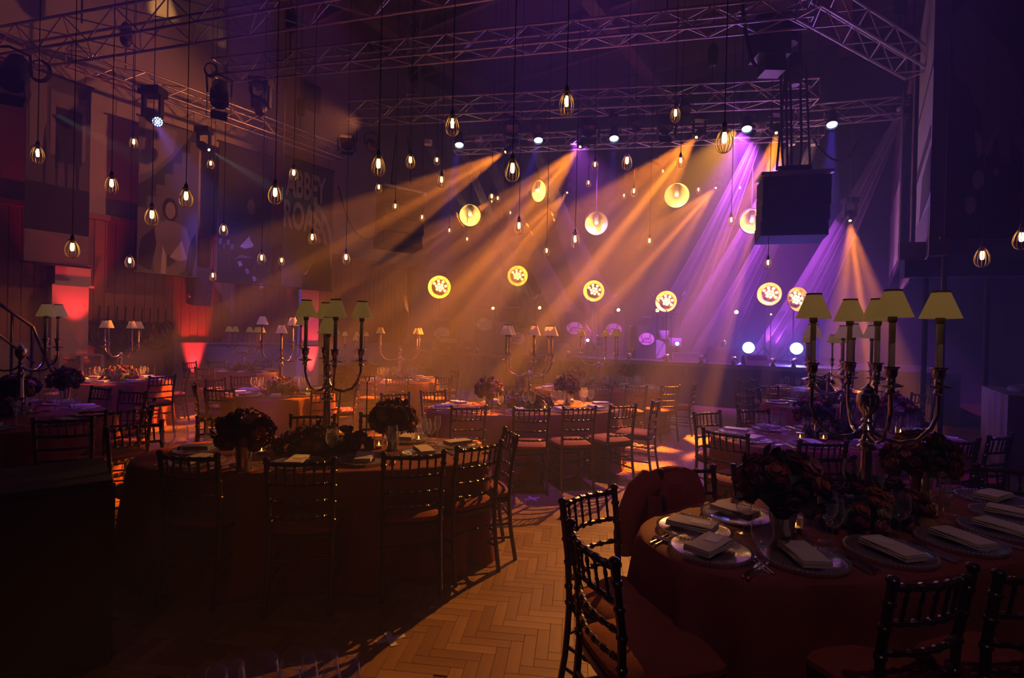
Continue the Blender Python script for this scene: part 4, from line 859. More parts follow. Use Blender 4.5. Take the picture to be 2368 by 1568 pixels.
# ================================================================== banquet chairs
def bamboo(pts, r, nodes, n=7):                                           # turned rod with raised rings
    pts = [Vector(p) for p in pts]; seg = [(pts[i+1]-pts[i]).length for i in range(len(pts)-1)]; L = sum(seg)
    def at(s):
        for i, l in enumerate(seg):
            if s <= l or i == len(seg)-1: return pts[i].lerp(pts[i+1], min(1, s/l))
            s -= l
    st = [(0, r)]
    for k in nodes:
        for dz, rr in ((-.011, r), (-.006, r*1.32), (.006, r*1.32), (.011, r)): st.append((max(.001, min(L-.001, k*L+dz)), rr))
    st.append((L, r)); st += [(L*q/8, r) for q in range(1, 8)]
    st = sorted(st); out = [st[0]]
    for q in st[1:]:
        if q[0]-out[-1][0] > .002: out.append(q)
    return MB().path([at(s) for s, _ in out], [q for _, q in out], n)
def chair_proto(lab):
    t = thing('banquet_chair', lab, 'chair')
    post = [(.182, -.055, 0), (.176, -.012, .25), (.174, .0, .44), (.180, -.008, .66), (.186, -.045, .90)]
    for sx in (-1, 1):
        P = [(sx*x, y, z) for x, y, z in post]; b = bamboo(P, .0155, (.52, .60, .72, .83, .93)); b.lathe([(.0155, 0), (.02, .006), (.02, .018), (.012, .026), (.0, .028)], 8, (sx*.186, -.046, .90))
        ob('back_post', b.mesh('back_post', M_CHAIR), t)
        ob('front_leg', bamboo([(sx*.192, .40, 0), (sx*.188, .39, .435)], .0145, (.3, .55, .8)).mesh('front_leg', M_CHAIR), t)
        for z in (.17, .27): ob('side_stretcher', bamboo([(sx*.186, .395, z), (sx*.178, -.02, z)], .0095, (.3, .7)).mesh('side_stretcher', M_CHAIR), t)
    def rail(z, y, bow, r, w):
        return bamboo([(-w+2*w*i/8, y-bow*math.sin(PI*i/8), z) for i in range(9)], r, (.12, .28, .44, .58, .74, .88)).mesh('rail', M_CHAIR)
    for z, y, r, w in ((.888, -.042, .0125, .184), (.765, -.022, .0105, .181), (.66, -.008, .0105, .18), (.565, -.002, .0105, .178)): ob('back_rail', rail(z, y, .035, r, w), t)
    for i in range(6):
        x = -.133+.0532*i; bow = .035*math.sin(PI*(x+.184)/.368)
        ob('spindle', bamboo([(x, -.022-bow, .765), (x, -.042-bow, .888)], .0062, (.3, .7), 6).mesh('spindle', M_CHAIR), t)
    ob('back_stretcher', bamboo([(-.177, -.01, .32), (.177, -.01, .32)], .0095, (.2, .5, .8)).mesh('back_stretcher', M_CHAIR), t)
    for z in (.2, .32): ob('front_stretcher', bamboo([(-.19, .395, z), (.19, .395, z)], .0095, (.2, .5, .8)).mesh('front_stretcher', M_CHAIR), t)
    def ring(s, z): return [(s*x, .2+s*(y-.2), z) for x, y in [(.0, -.02), (.10, -.018), (.165, .0), (.185, .06), (.2, .25), (.205, .37), (.185, .41), (.1, .425), (0, .428), (-.1, .425), (-.185, .41), (-.205, .37), (-.2, .25), (-.185, .06), (-.165, .0), (-.10, -.018)]]
    def loft(rows, nm, m_):
        b = MB(); n = len(rows[0]); b.add([p for r in rows for p in r], [(j*n+i, j*n+(i+1) % n, (j+1)*n+(i+1) % n, (j+1)*n+i) for j in range(len(rows)-1) for i in range(n)] + [tuple(range(n-1, -1, -1)), tuple((len(rows)-1)*n+i for i in range(n))]); return b.mesh(nm, m_)
    ob('seat_frame', loft([ring(.97, .425), ring(1, .43), ring(1, .455), ring(.97, .46)], 'seat_frame', M_CHAIR), t)
    ob('cushion', loft([ring(.93, .461), ring(1.0, .475), ring(.99, .495), ring(.86, .512), ring(.5, .520)], 'cushion', M_SEAT), t)
    return t
CHAIR = chair_proto('x'); freeze(CHAIR); CHAIR_USED = []
def place_chair(p, rz, lab, group):
    o = CHAIR if not CHAIR_USED else dup(CHAIR)
    CHAIR_USED.append(o); o.location = (p.x, p.y, 0); o.rotation_euler = (0, 0, rz); tag(o, lab, 'chair', group); return o
# ================================================================== tables
class Table:
    def __init__(s, key, c, a, b, rot, lab, where, drop=0.0, n=2.5):
        s.c = Vector((c[0], c[1], 0)); s.a, s.b, s.rot, s.where, s.n, s.key = a, b, math.radians(rot), where, n, key
        t = thing('banquet_table', lab, 'table', s.c, s.rot); N = 120; r_ = random.Random(key); ph = [r_.random()*6 for _ in range(4)]
        rows = []; P = [s.edge(2*PI*i/N, 0) for i in range(N)]
        for z, k, amp in ((.752, -.05, 0), (.7515, -.012, 0), (.745, 0.0, 0), (.72, .010, .004), (.62, .018, .010), (.45, .030, .020), (.25, .042, .030), (.10, .052, .038), (.012, .062, .045), (.004, .10, .05)):
            row = []
            for i in range(N):
                a_ = 2*PI*i/N; q = s.edge(a_, 0, True); nx, ny = s.nrm(a_)
                w = amp*(math.sin(13*a_+ph[0])+.7*math.sin(21*a_+ph[1])+.5*math.sin(34*a_+ph[2])); row.append((q[0]+nx*(k+w), q[1]+ny*(k+w), z))
            rows.append(row+[row[0]])
        b_ = MB(); b_.grid(rows[::-1]); o = len(b_.v); top = [(x, y, .752) for x, y, z in rows[0][:-1]]; b_.add(top, [tuple(range(N))])
        ob('tablecloth', b_.mesh('tablecloth', M_CLOTH), t)
        ob('tabletop', MB().prism([(q[0]*.97, q[1]*.97) for q in P], .02, .722).mesh('tabletop', M_WOOD, False), t)
        for sx in (-.5, .5): ob('leg', MB().lathe([(.22, 0), (.2, .03), (.04, .05), (.04, .72)], 10).mesh('leg', M_BLACK), t, (sx*a, 0, 0))
    def edge(s, th, inset=0, local=False):
        c, q = math.cos(th), math.sin(th); e = 2/s.n
        x = math.copysign(abs(c)**e, c)*(s.a-inset); y = math.copysign(abs(q)**e, q)*(s.b-inset)
        return (x, y)
    def nrm(s, th):
        x, y = s.edge(th); nx = math.copysign((abs(x)/s.a)**(s.n-1)/s.a, x); ny = math.copysign((abs(y)/s.b)**(s.n-1)/s.b, y); l = math.hypot(nx, ny); return nx/l, ny/l
    def world(s, x, y, z=0): c, q = math.cos(s.rot), math.sin(s.rot); return Vector((s.c.x+x*c-y*q, s.c.y+x*q+y*c, z))
    def nearest(s, p):
        d = Vector((p.x, p.y, 0))-s.c; c, q = math.cos(-s.rot), math.sin(-s.rot); x, y = d.x*c-d.y*q, d.x*q+d.y*c
        best = min(range(360), key=lambda i: (s.edge(i*PI/180)[0]-x)**2+(s.edge(i*PI/180)[1]-y)**2); th = best*PI/180; nx, ny = s.nrm(th)
        c, q = math.cos(s.rot), math.sin(s.rot); ex, ey = s.edge(th); dist = math.hypot(ex-x, ey-y)
        if (abs(x)/s.a)**s.n+(abs(y)/s.b)**s.n < 1: dist = -dist
        return th, Vector((nx*c-ny*q, nx*q+ny*c, 0)), s.world(ex, ey), dist
    def even(s, n, phase=0):                                               # n angles evenly spaced along the edge
        K = 720; pts = [s.edge(2*PI*i/K) for i in range(K+1)]; L = [0]
        for i in range(K): L.append(L[-1]+math.hypot(pts[i+1][0]-pts[i][0], pts[i+1][1]-pts[i][1]))
        out = []
        for j in range(n):
            tgt = ((j+phase)/n % 1)*L[-1]; i = next(k for k in range(K) if L[k+1] >= tgt); out.append(2*PI*i/K)
        return out
TB = {}
def T(key, *a, **k): TB[key] = Table(key, *a, **k); return TB[key]
T('FL', (-1.40, 3.90), 1.25, .60, 9, 'oval rust-clothed table with two vases beside the black flight case', 'the oval table beside the black flight case')
T('RF', (1.83, 2.63), 1.26, .53, 19, 'oval table in a rust cloth with the jacket-draped chair', 'the oval table with the jacket-draped chair')
T('M', (.20, 6.60), 1.25, .62, 16, 'oval rust-clothed table across the aisle from the jacket-draped chair', 'the middle oval table across the aisle')
T('RM', (3.15, 4.98), 1.22, .62, 10, 'oval table with violet-lit napkins just behind the jacket table', 'the oval table behind the jacket table')
T('MB', (1.62, 9.35), 1.22, .60, 15, 'oval rust-clothed table between the middle table and the stage', 'the oval table between the middle table and the stage')
T('RB', (4.85, 7.65), 1.15, .60, 10, 'oval table with amber-edged plates near the lone amber cone', 'the oval table under the lone amber cone')
T('LL', (-5.05, 5.20), 1.25, .78, -35, 'oval table by the stair handrail, partly beyond the flight case', 'the oval table by the stair handrail')
T('L', (-3.33, 7.50), .74, .74, 0, 'round table in a blotched rust cloth behind the flight-case table', 'the round table behind the flight-case table', n=2)
T('RC', (-2.20, 10.20), .76, .76, 0, 'round table in the amber haze below the far hanging loudspeakers', 'the round table below the far loudspeakers', n=2)
T('LB', (-6.62, 8.78), .74, .74, 0, 'round table in front of the red-lit shelf unit', 'the round table before the red-lit shelf unit', n=2)
T('BK', (-5.85, 11.35), .76, .76, 0, 'round table between the two red-lit columns', 'the round table between the red-lit columns', n=2)
T('FB', (-4.30, 14.6), .78, .78, 0, 'farthest round table under the lettered banner', 'the farthest round table under the lettered banner', n=2)
T('RD', (5.9, 10.1), .85, .6, 0, 'half-hidden table close to the stage edge and blue floor lamps', 'the table close to the blue floor lamps')
NT = T('NT', (-1.15, .70), 1.2, .58, 8, 'rust-clothed table whose edge shows in front of the flight case', 'the foreground table in front of the flight case')
CH = {  # pixels of the two post tops of each chair, or of the middle of its top rail
 'FL': [(364, 1048, 508, 1056), (616, 1066, 773, 1064), (895, 1052, 1020, 1047), (1068, 1036, 1149, 1024), (1145, 995, 1160, 1007), (264, 991, 359, 979), (664, 967, 770, 967), (520, 984), (880, 962)],
 'RF': [(1317, 1158, 1407, 1133), (1335, 1225, 1401, 1285), (1545, 1108, 1712, 1092), (1720, 1087, 1800, 1070), (1890, 1067, 1978, 1066), (2074, 1346, 2240, 1317), (2331, 1329, 2500, 1318), (2256, 1087, 2380, 1100)],
 'M': [(1043, 942, 1125, 940), (1190, 944, 1269, 945), (1308, 943, 1373, 942), (1415, 939, 1468, 936), (1510, 929, 1524, 923), (984, 907, 1035, 904), (891, 911, 938, 911), (1162, 878)],
 'RM': [(1663, 964, 1722, 960), (1676, 1000), (1748, 955, 1800, 954), (1846, 1022, 1961, 1023), (2069, 1026, 2153, 1025), (2190, 1020, 2258, 1017), (2296, 1010, 2332, 1006)],
 'MB': [(1400, 897), (1480, 895), (1560, 894), (1606, 886), (1230, 873), (1300, 878)],
 'RB': [(1790, 905), (1720, 912), (1758, 890), (2190, 905), (2215, 895), (2000, 930)],
 'LL': [(93, 971, 200, 967), (271, 950, 329, 944), (354, 935), (281, 904, 338, 907), (190, 900)],
 'L': [(488, 900, 526, 901), (452, 890), (498, 878), (562, 870), (735, 907, 791, 904), (826, 884)],
 'RC': [(1028, 871), (1052, 857), (992, 850), (846, 868), (917, 893)],
 'LB': [(385, 871), (417, 856), (152, 848), (335, 847), (106, 853)],
 'BK': [(438, 838), (474, 833), (466, 852), (625, 833)],
 'FB': [(727, 822), (790, 834)],
 'RD': [(1700, 880), (1760, 878)]}
ORD = ['first', 'second', 'third', 'fourth', 'fifth', 'sixth', 'seventh', 'eighth', 'ninth', 'tenth', 'eleventh', 'twelfth']
MARK = {'FL': ('flight-case table', 'the flight case', (-2.9, 2.9)), 'RF': ('jacket table', 'the jacket', (.85, 3.0)), 'M': ('middle table', 'the tape cross', (.2, 5.0)), 'RM': ('violet-lit table', 'the jacket', (.9, 3.0)),
        'MB': ('band-side oval table', 'the drums', (4.4, 14.5)), 'RB': ('amber-cone table', 'the stage', (6, 13)), 'LL': ('handrail table', 'the handrail', (-7, 7.2)), 'L': ('blotched-cloth table', 'the flight case', (-2.9, 2.9)),
        'RC': ('loudspeaker table', 'the stage', (-1, 16)), 'LB': ('shelf-unit table', 'the shelf unit', (-9.5, 10.6)), 'BK': ('red-column table', 'the wall', (-8.5, 13)), 'FB': ('farthest round table', 'the wall', (-7, 17)), 'RD': ('stage-edge table', 'the stage', (7, 13)), 'NT': ('foreground table', 'the flight case', (-2.9, 2.9))}
def clock(key, pts):                                                    # clockwise order around a table, starting at its landmark
    c = TB[key].c; m0 = MARK[key][2]; a0 = math.atan2(m0[1]-c.y, m0[0]-c.x)
    ang = [((a0-math.atan2(p.y-c.y, p.x-c.x)) % (2*PI)) for p in pts]; order = sorted(range(len(pts)), key=lambda i: ang[i]); rank = {i: k for k, i in enumerate(order)}
    return [ORD[rank[i]] for i in range(len(pts))]
def clock2(key, pts):
    global ORD
    keep = ORD; ORD = keep + ['thirteenth', 'fourteenth', 'fifteenth', 'sixteenth', 'seventeenth', 'eighteenth', 'nineteenth', 'twentieth', 'twenty-first', 'twenty-second', 'twenty-third', 'twenty-fourth']; r = clock(key, pts); ORD = keep; return r
JACKET_CHAIR = None
for key, L in CH.items():
    tb = TB[key]; placed = []
    for q in L:
        if len(q) == 4:
            a, b = G(q[0], q[1], .905), G(q[2], q[3], .905); p = (a+b)/2; th, nr, e, dist = tb.nearest(p)
            dv = (b-a).normalized(); fc = Vector((-dv.y, dv.x, 0)); fc = fc if fc.dot(-nr) > 0 else -fc
            lim = math.radians(50); an = fc.angle(-nr)
            if an > lim: fc = (-nr).lerp(fc, lim/an).normalized()
            gap = .10 if key == 'RF' else .16
        else: p = G(q[0], q[1], .905); th, nr, e, dist = tb.nearest(p); fc = -nr; gap = .24
        if dist < gap: p = e + nr*gap
        elif dist > .62: p = e + nr*.62
        p = Vector((p.x, p.y, 0)) - fc*.0 + fc*.045
        placed.append((p, fc, q))
    for it in range(12):
        for i, (p, fc, q) in enumerate(placed):
            if len(q) == 4: continue
            for p2 in [x[0] for j, x in enumerate(placed) if j != i] + [Vector(o.location) for o in CHAIR_USED]:
                d = p-p2; d.z = 0
                if 1e-4 < d.length < .47:
                    tn = Vector((-fc.y, fc.x, 0)); p = p + tn*(.06 if d.dot(tn) > 0 else -.06); th, nr, e, dist = tb.nearest(p); p = e+nr*.26; fc = -nr
            placed[i] = (Vector((p.x, p.y, 0)), fc, q)
    for (p, fc, q), od in zip(placed, clock(key, [x[0] for x in placed])):
        sn, lm, _ = MARK[key]; o = place_chair(p, yaw(fc), 'dark spindle-back chair with rust cushion, %s clockwise from %s at the %s' % (od, lm, sn), 'chairs at the ' + sn)
        if q[0] == 1545: JACKET_CHAIR = o; o['label'] = 'dark spindle-back chair with the rust-red jacket over its back at the jacket table'
# jacket thrown over one chair back
jc = JACKET_CHAIR
jm = jc.matrix_basis.copy()
t = thing('jacket', 'rust-red wool jacket hung over a chair back, one sleeve dangling', 'jacket', jm @ Vector((0, 0, 0)), jc.rotation_euler[2])
# seen from the camera the jacket shows its inner front side; local +Y faces the table
rows = []
for j in range(13):
    v = j/12; row = []
    for i in range(17):
        u = i/16; x = .12+(u-.5)*.37*(1+.08*math.sin(PI*v)); sh = .05*(abs(u-.5)*2)**2
        if v < .46: k = v/.46; z = .912-sh-(1-k)*.43; y = -.115-.03*math.sin(u*9+v*3)-.015*(1-k)
        elif v < .54: k = (v-.46)/.08; a = PI*k; z = .912-sh+.014*math.sin(a); y = -.06-.055*math.cos(a)
        else: k = (v-.54)/.46; z = .912-sh-k*.62; y = -.005+.025*math.sin(u*11+v*5)+.02*k
        row.append((x, y, z))
    rows.append(row)
b = MB(); b.grid(rows); me = b.mesh('body', M_JACKET); o = ob('body', me, t); md = o.modifiers.new('thick', 'SOLIDIFY'); md.thickness = .014; md.offset = 0
for sx, pts, nm in ((1, [(.25, -.05, .862), (.34, -.04, .81), (.405, -.02, .71), (.445, -.01, .60), (.45, .0, .50)], 'sleeve'), (-1, [(.0, -.11, .86), (-.02, -.15, .74), (-.01, -.16, .60), (.0, -.16, .48)], 'sleeve')):
    n_ = len(pts); ob(nm, MB().path(pts, [.075-.027*i/(n_-1) for i in range(n_)], 12).mesh(nm, M_JACKET), t)
ob('collar', MB().path([(.03+.02*i, -.055-.006*math.sin(i), .918-.0009*(i-4)**2) for i in range(10)], .016, 8).mesh('collar', M_JACKET), t)
# ================================================================== tableware
plate_me = MB().lathe([(0, .006), (.10, .006), (.112, .010), (.160, .019), (.163, .0165), (.115, .004), (.06, .0), (0, .0)], 40).mesh('plate', M_PLATE)
bd = MB()
for i in range(64):
    a = 2*PI*i/64; bd.ball((.165*math.cos(a), .165*math.sin(a), .0185), .0078, 1)
bead_me = bd.mesh('beaded_rim', M_BEAD)
nb = MB()
for k, (z, w, l) in enumerate(((.005, .115, .215), (.0145, .112, .212), (.024, .108, .209))):
    P = []; nn = 10
    for i in range(nn+1):
        u = i/nn; P.append([((u-.5)*l, (-.5+q)*w + .002*math.sin(u*7+k), z-.0042+.0084*s_ + .0015*math.sin(u*5+k*2)) for q, s_ in ((0, 0), (-.02, .5), (0, 1), (1, 1), (1.02, .5), (1, 0))])
    o_ = len(nb.v); n6 = 6; nb.add([p for r in P for p in r], [(j*n6+i, j*n6+(i+1) % n6, (j+1)*n6+(i+1) % n6, (j+1)*n6+i) for j in range(nn) for i in range(n6)] + [tuple(range(n6-1, -1, -1)), tuple(nn*n6+i for i in range(n6))])
napkin_me = nb.mesh('napkin', M_NAPKIN)
def glass_mesh(prof, nm): return MB().lathe(prof, 20, caps=False).mesh(nm, M_GLASS)
WINE = glass_mesh([(.036, 0), (.034, .002), (.006, .006), (.0042, .02), (.004, .085), (.006, .096), (.020, .106), (.036, .126), (.043, .152), (.042, .18), (.036, .215), (.0345, .228)], 'wine_glass')
WINE2 = glass_mesh([(.032, 0), (.03, .002), (.0055, .005), (.0038, .02), (.0038, .075), (.006, .084), (.018, .093), (.031, .11), (.0355, .132), (.034, .158), (.0295, .188)], 'wine_glass')
FLUTE = glass_mesh([(.031, 0), (.03, .002), (.005, .005), (.004, .02), (.004, .09), (.008, .10), (.020, .125), (.026, .16), (.026, .19), (.023, .225)], 'flute_glass')
TUMB = glass_mesh([(.0, .004), (.028, .004), (.030, .0), (.034, .09)], 'tumbler')
fork = MB().path([(0, -.10, .003), (0, -.02, .004), (0, .035, .007)], [.0052, .0035, .0035], 6)
fork.add([(-.006, .035, .006), (.006, .035, .006), (.011, .055, .004), (-.011, .055, .004), (-.006, .035, .0075), (.006, .035, .0075), (.011, .055, .0055), (-.011, .055, .0055)], [(3, 2, 1, 0), (4, 5, 6, 7), (0, 1, 5, 4), (1, 2, 6, 5), (2, 3, 7, 6), (3, 0, 4, 7)])
for i in range(4): fork.path([(-.0095+.0063*i, .054, .005), (-.0095+.0063*i, .075, .003), (-.009+.006*i, .10, .008)], .0016, 4)
fork_me = fork.mesh('fork', M_CUTLERY)
knife_me = MB().path([(0, -.11, .005), (0, -.06, .0055), (0, -.01, .005)], [.0065, .0058, .0045], 6).add([(-.006, -.01, .004), (.006, -.01, .004), (.0075, .07, .003), (.002, .115, .003), (-.006, .10, .003), (-.006, -.01, .006), (.006, -.01, .006), (.0075, .07, .0045), (.002, .115, .004), (-.006, .10, .0045)], [(4, 3, 2, 1, 0), (5, 6, 7, 8, 9), (0, 1, 6, 5), (1, 2, 7, 6), (2, 3, 8, 7), (3, 4, 9, 8), (4, 0, 5, 9)]).mesh('knife', M_CUTLERY)
card_me = MB().box((0, 0, .001), (.085, .055, .002)).mesh('place_card', M_CARD, False)
TT = .754
OCC = {}                                                                  # taken spots on each table: x, y, radius
def free(key, p, r): return all((p[0]-x)**2+(p[1]-y)**2 > (r+q)**2 for x, y, q in OCC.setdefault(key, []))
def take(key, p, r): OCC.setdefault(key, []).append((p[0], p[1], r))
def small(name, me, p, rz, lab, cat, group): return tag(ob(name, me, None, p, (0, 0, rz)), lab, cat, group)
def setting(tb, p, rz, detail, card=False, glasses=3, r_=random, od='first'):
    """one place: charger, napkin, cutlery, glasses; local +Y points to the table's middle"""
    sn, lm, _ = MARK[tb.key]; w = 'the ' + sn; pl = '%s place clockwise from %s on %s' % (od, lm, w); c, s = math.cos(rz), math.sin(rz)
    def L(x, y, z=0): return (p.x+x*c-y*s, p.y+x*s+y*c, TT+z)
    t = thing('charger_plate', 'beaded glass charger, ' + pl, 'plate', L(0, 0), rz, 'chargers on ' + w); ob('plate', plate_me, t); ob('beaded_rim', bead_me, t)
    na = rz+PI/2+r_.uniform(-.12, .12)
    small('napkin', napkin_me, L(0, -.01, .0205), na, 'folded cream napkin, ' + pl, 'napkin', 'napkins on ' + w)
    if card: small('place_card', card_me, L(.0, .03, .0495), na+.15, 'white place card, ' + pl, 'card', 'place cards on ' + w)
    if detail:
        for x in (-.192, -.214): small('fork', fork_me, L(x, -.02), rz+r_.uniform(-.04, .04), ('inner' if x > -.2 else 'outer') + ' silver fork, ' + pl, 'fork', 'forks, ' + pl)
        for x in (.19, .21): small('knife', knife_me, L(x, -.02), rz+r_.uniform(-.04, .04), ('inner' if x < .2 else 'outer') + ' silver knife, ' + pl, 'knife', 'knives, ' + pl)
    for k in range(glasses):
        me, nm, lab, gr = ((WINE, 'wine_glass', 'large wine glass, ', .045), (WINE2, 'wine_glass', 'smaller wine glass, ', .037), (FLUTE, 'flute_glass', 'flute glass, ', .032), (WINE, 'wine_glass', 'large wine glass, ', .045))[k]
        bx, by = ((.13, .20), (.20, .14), (.07, .25), (.22, .24))[k]
        cand = [(bx+dx, by+dy) for dx in (0, .03, -.03, .06, -.06, .09, -.09, -.13, -.18, -.24, -.3) for dy in (0, .03, -.02, .06, .09, -.05)]
        cand.sort(key=lambda q: abs(q[0]-bx)+abs(q[1]-by))
        for x, y in cand:
            q = L(x, y)
            if free(tb.key, q, gr) and tb.nearest(Vector(q))[3] < -.06:
                take(tb.key, q, gr); small(nm, me, q, 0, lab + pl, 'glass', 'glasses on ' + w); break
SET = {'FL': [(458, 1041), (619, 1026), (436, 1074), (686, 1077), (842, 1064), (980, 1047), (1056, 1029), (948, 1013)],
       'RF': [(1605, 1224), (1612, 1287), (1878, 1306), (2090, 1289), (2232, 1260), (2318, 1228), (2338, 1193), (2298, 1153), (1702, 1192)]}
AUTO = {'M': (10, .1, True, 3), 'RM': (10, .35, True, 3), 'MB': (10, .2, False, 3), 'RB': (9, .2, False, 3), 'LL': (10, .4, False, 3), 'L': (9, .2, False, 3), 'RC': (9, .5, False, 3), 'LB': (9, .1, False, 2), 'BK': (9, .3, False, 2), 'FB': (8, .3, False, 2), 'RD': (6, .2, False, 2)}
rs = random.Random(11)
VASES = [('FL', 563, 1086), ('FL', 908, 1040), ('RF', 1808, 1262), ('RF', 2128, 1165), ('M', 1131, 945), ('M', 1312, 935), ('RM', 1880, 1010), ('RM', 2068, 1000), ('MB', 1330, 895), ('MB', 1452, 890), ('RB', 1900, 930), ('LL', 40, 950), ('LL', 150, 925)]
MOUND = {'FL': (.35, .16), 'RF': (.38, .16), 'M': (.34, .16), 'RM': (.34, .16), 'MB': (.32, .16), 'LL': (.30, .17), 'L': (.22, .22), 'RC': (.22, .22), 'LB': (.25, .25), 'BK': (.22, .22), 'FB': (.20, .20), 'RB': (.3, .16)}
for key, x, y in VASES: take(key, G(x, y, TT), .14)
for key, (rx, ry) in MOUND.items():
    for q in range(-4, 5): p = TB[key].world((rx-ry)*q/4, 0); take(key, p, ry+.005)
for key, L in SET.items():
    tb = TB[key]; P = []
    for (x, y) in L:
        p = G(x, y, TT+.01); th, nr, e, dist = tb.nearest(p)
        if dist > -.19: p = e - nr*.19
        P.append((Vector((p.x, p.y, 0)), nr))
    for p, nr in P: take(key, p, .175)
    for i, ((p, nr), od) in enumerate(zip(P, clock(key, [q[0] for q in P]))): setting(tb, p, yaw(-nr), True, card=i in (0, 1, 3), glasses=0, r_=rs, od=od)
for key, (n, ph, det, ng) in AUTO.items():
    tb = TB[key]; P = []
    for th in tb.even(n, ph): x, y = tb.edge(th, .20); p = tb.world(x, y); P.append((p, tb.nearest(p)[1]))
    for p, nr in P: take(key, p, .175)
    for i, ((p, nr), od) in enumerate(zip(P, clock(key, [q[0] for q in P]))): setting(tb, p, yaw(-nr), det, card=(i % 5 == 2 and det), glasses=ng, r_=rs, od=od)
GLS = {'RF': [(1655, 1254, 0), (1678, 1263, 0), (1702, 1252, 1), (1727, 1309, 0), (1779, 1281, 0), (1742, 1240, 1), (1760, 1215, 2), (1690, 1228, 2), (1912, 1253, 0), (1962, 1275, 0), (2018, 1262, 0), (2075, 1258, 0), (2040, 1150, 0), (1965, 1152, 0), (2105, 1150, 1), (2150, 1190, 0), (2172, 1180, 1), (2195, 1200, 0), (2178, 1205, 2), (2225, 1190, 0)],
       'FL': [(430, 1056, 0), (453, 1058, 0), (469, 1056, 1), (533, 1066, 1), (566, 1058, 2), (586, 1046, 0), (548, 1075, 0), (703, 1066, 0), (725, 1071, 0), (872, 1053, 1), (898, 1058, 0), (955, 1035, 1), (972, 1029, 0), (984, 1036, 0), (998, 1030, 1), (1012, 1024, 2), (820, 1008, 1), (640, 1010, 0), (662, 1006, 1)]}
for key, L in GLS.items():
    P = []; 
    for x, y, kd in L:
        p = G(x, y, TT); gr = (.043, .036, .031)[kd]
        for it in range(30):
            hit = [(q, p.x-q[0], p.y-q[1]) for q in OCC[key] if (p.x-q[0])**2+(p.y-q[1])**2 < (gr+q[2])**2]
            if not hit: break
            q, dx, dy = hit[0]; l = math.hypot(dx, dy) or 1; k_ = (gr+q[2]+.004)/l; p = Vector((q[0]+dx*k_, q[1]+dy*k_, TT))
        if hit or TB[key].nearest(p)[3] > -.04:
            continue
        take(key, p, gr); P.append((p, kd))
    cl = {}
    for (p, kd), od in zip(P, clock2(key, [q[0] for q in P])):
        nm = ('wine_glass', 'wine_glass', 'flute_glass')[kd]; lab = ('large wine glass', 'smaller wine glass', 'slim flute glass')[kd]
        small(nm, (WINE, WINE2, FLUTE)[kd], p, 0, '%s, %s glass clockwise from %s on the %s' % (lab, od, MARK[key][1], MARK[key][0]), 'glass', 'glasses on the ' + MARK[key][0])
# glasses on the foreground table whose rims show at the bottom of the picture
fg = [G(x, y, TT+.228) for x, y in ((520, 1545), (600, 1528), (690, 1530), (740, 1520), (790, 1535), (650, 1560), (480, 1560))]
for p, od in zip(fg, clock('NT', fg)):
    small('wine_glass', WINE, (p.x, p.y, TT), 0, 'wine glass on the foreground table, %s clockwise from the flight case' % od, 'glass', 'wine glasses on the foreground table')
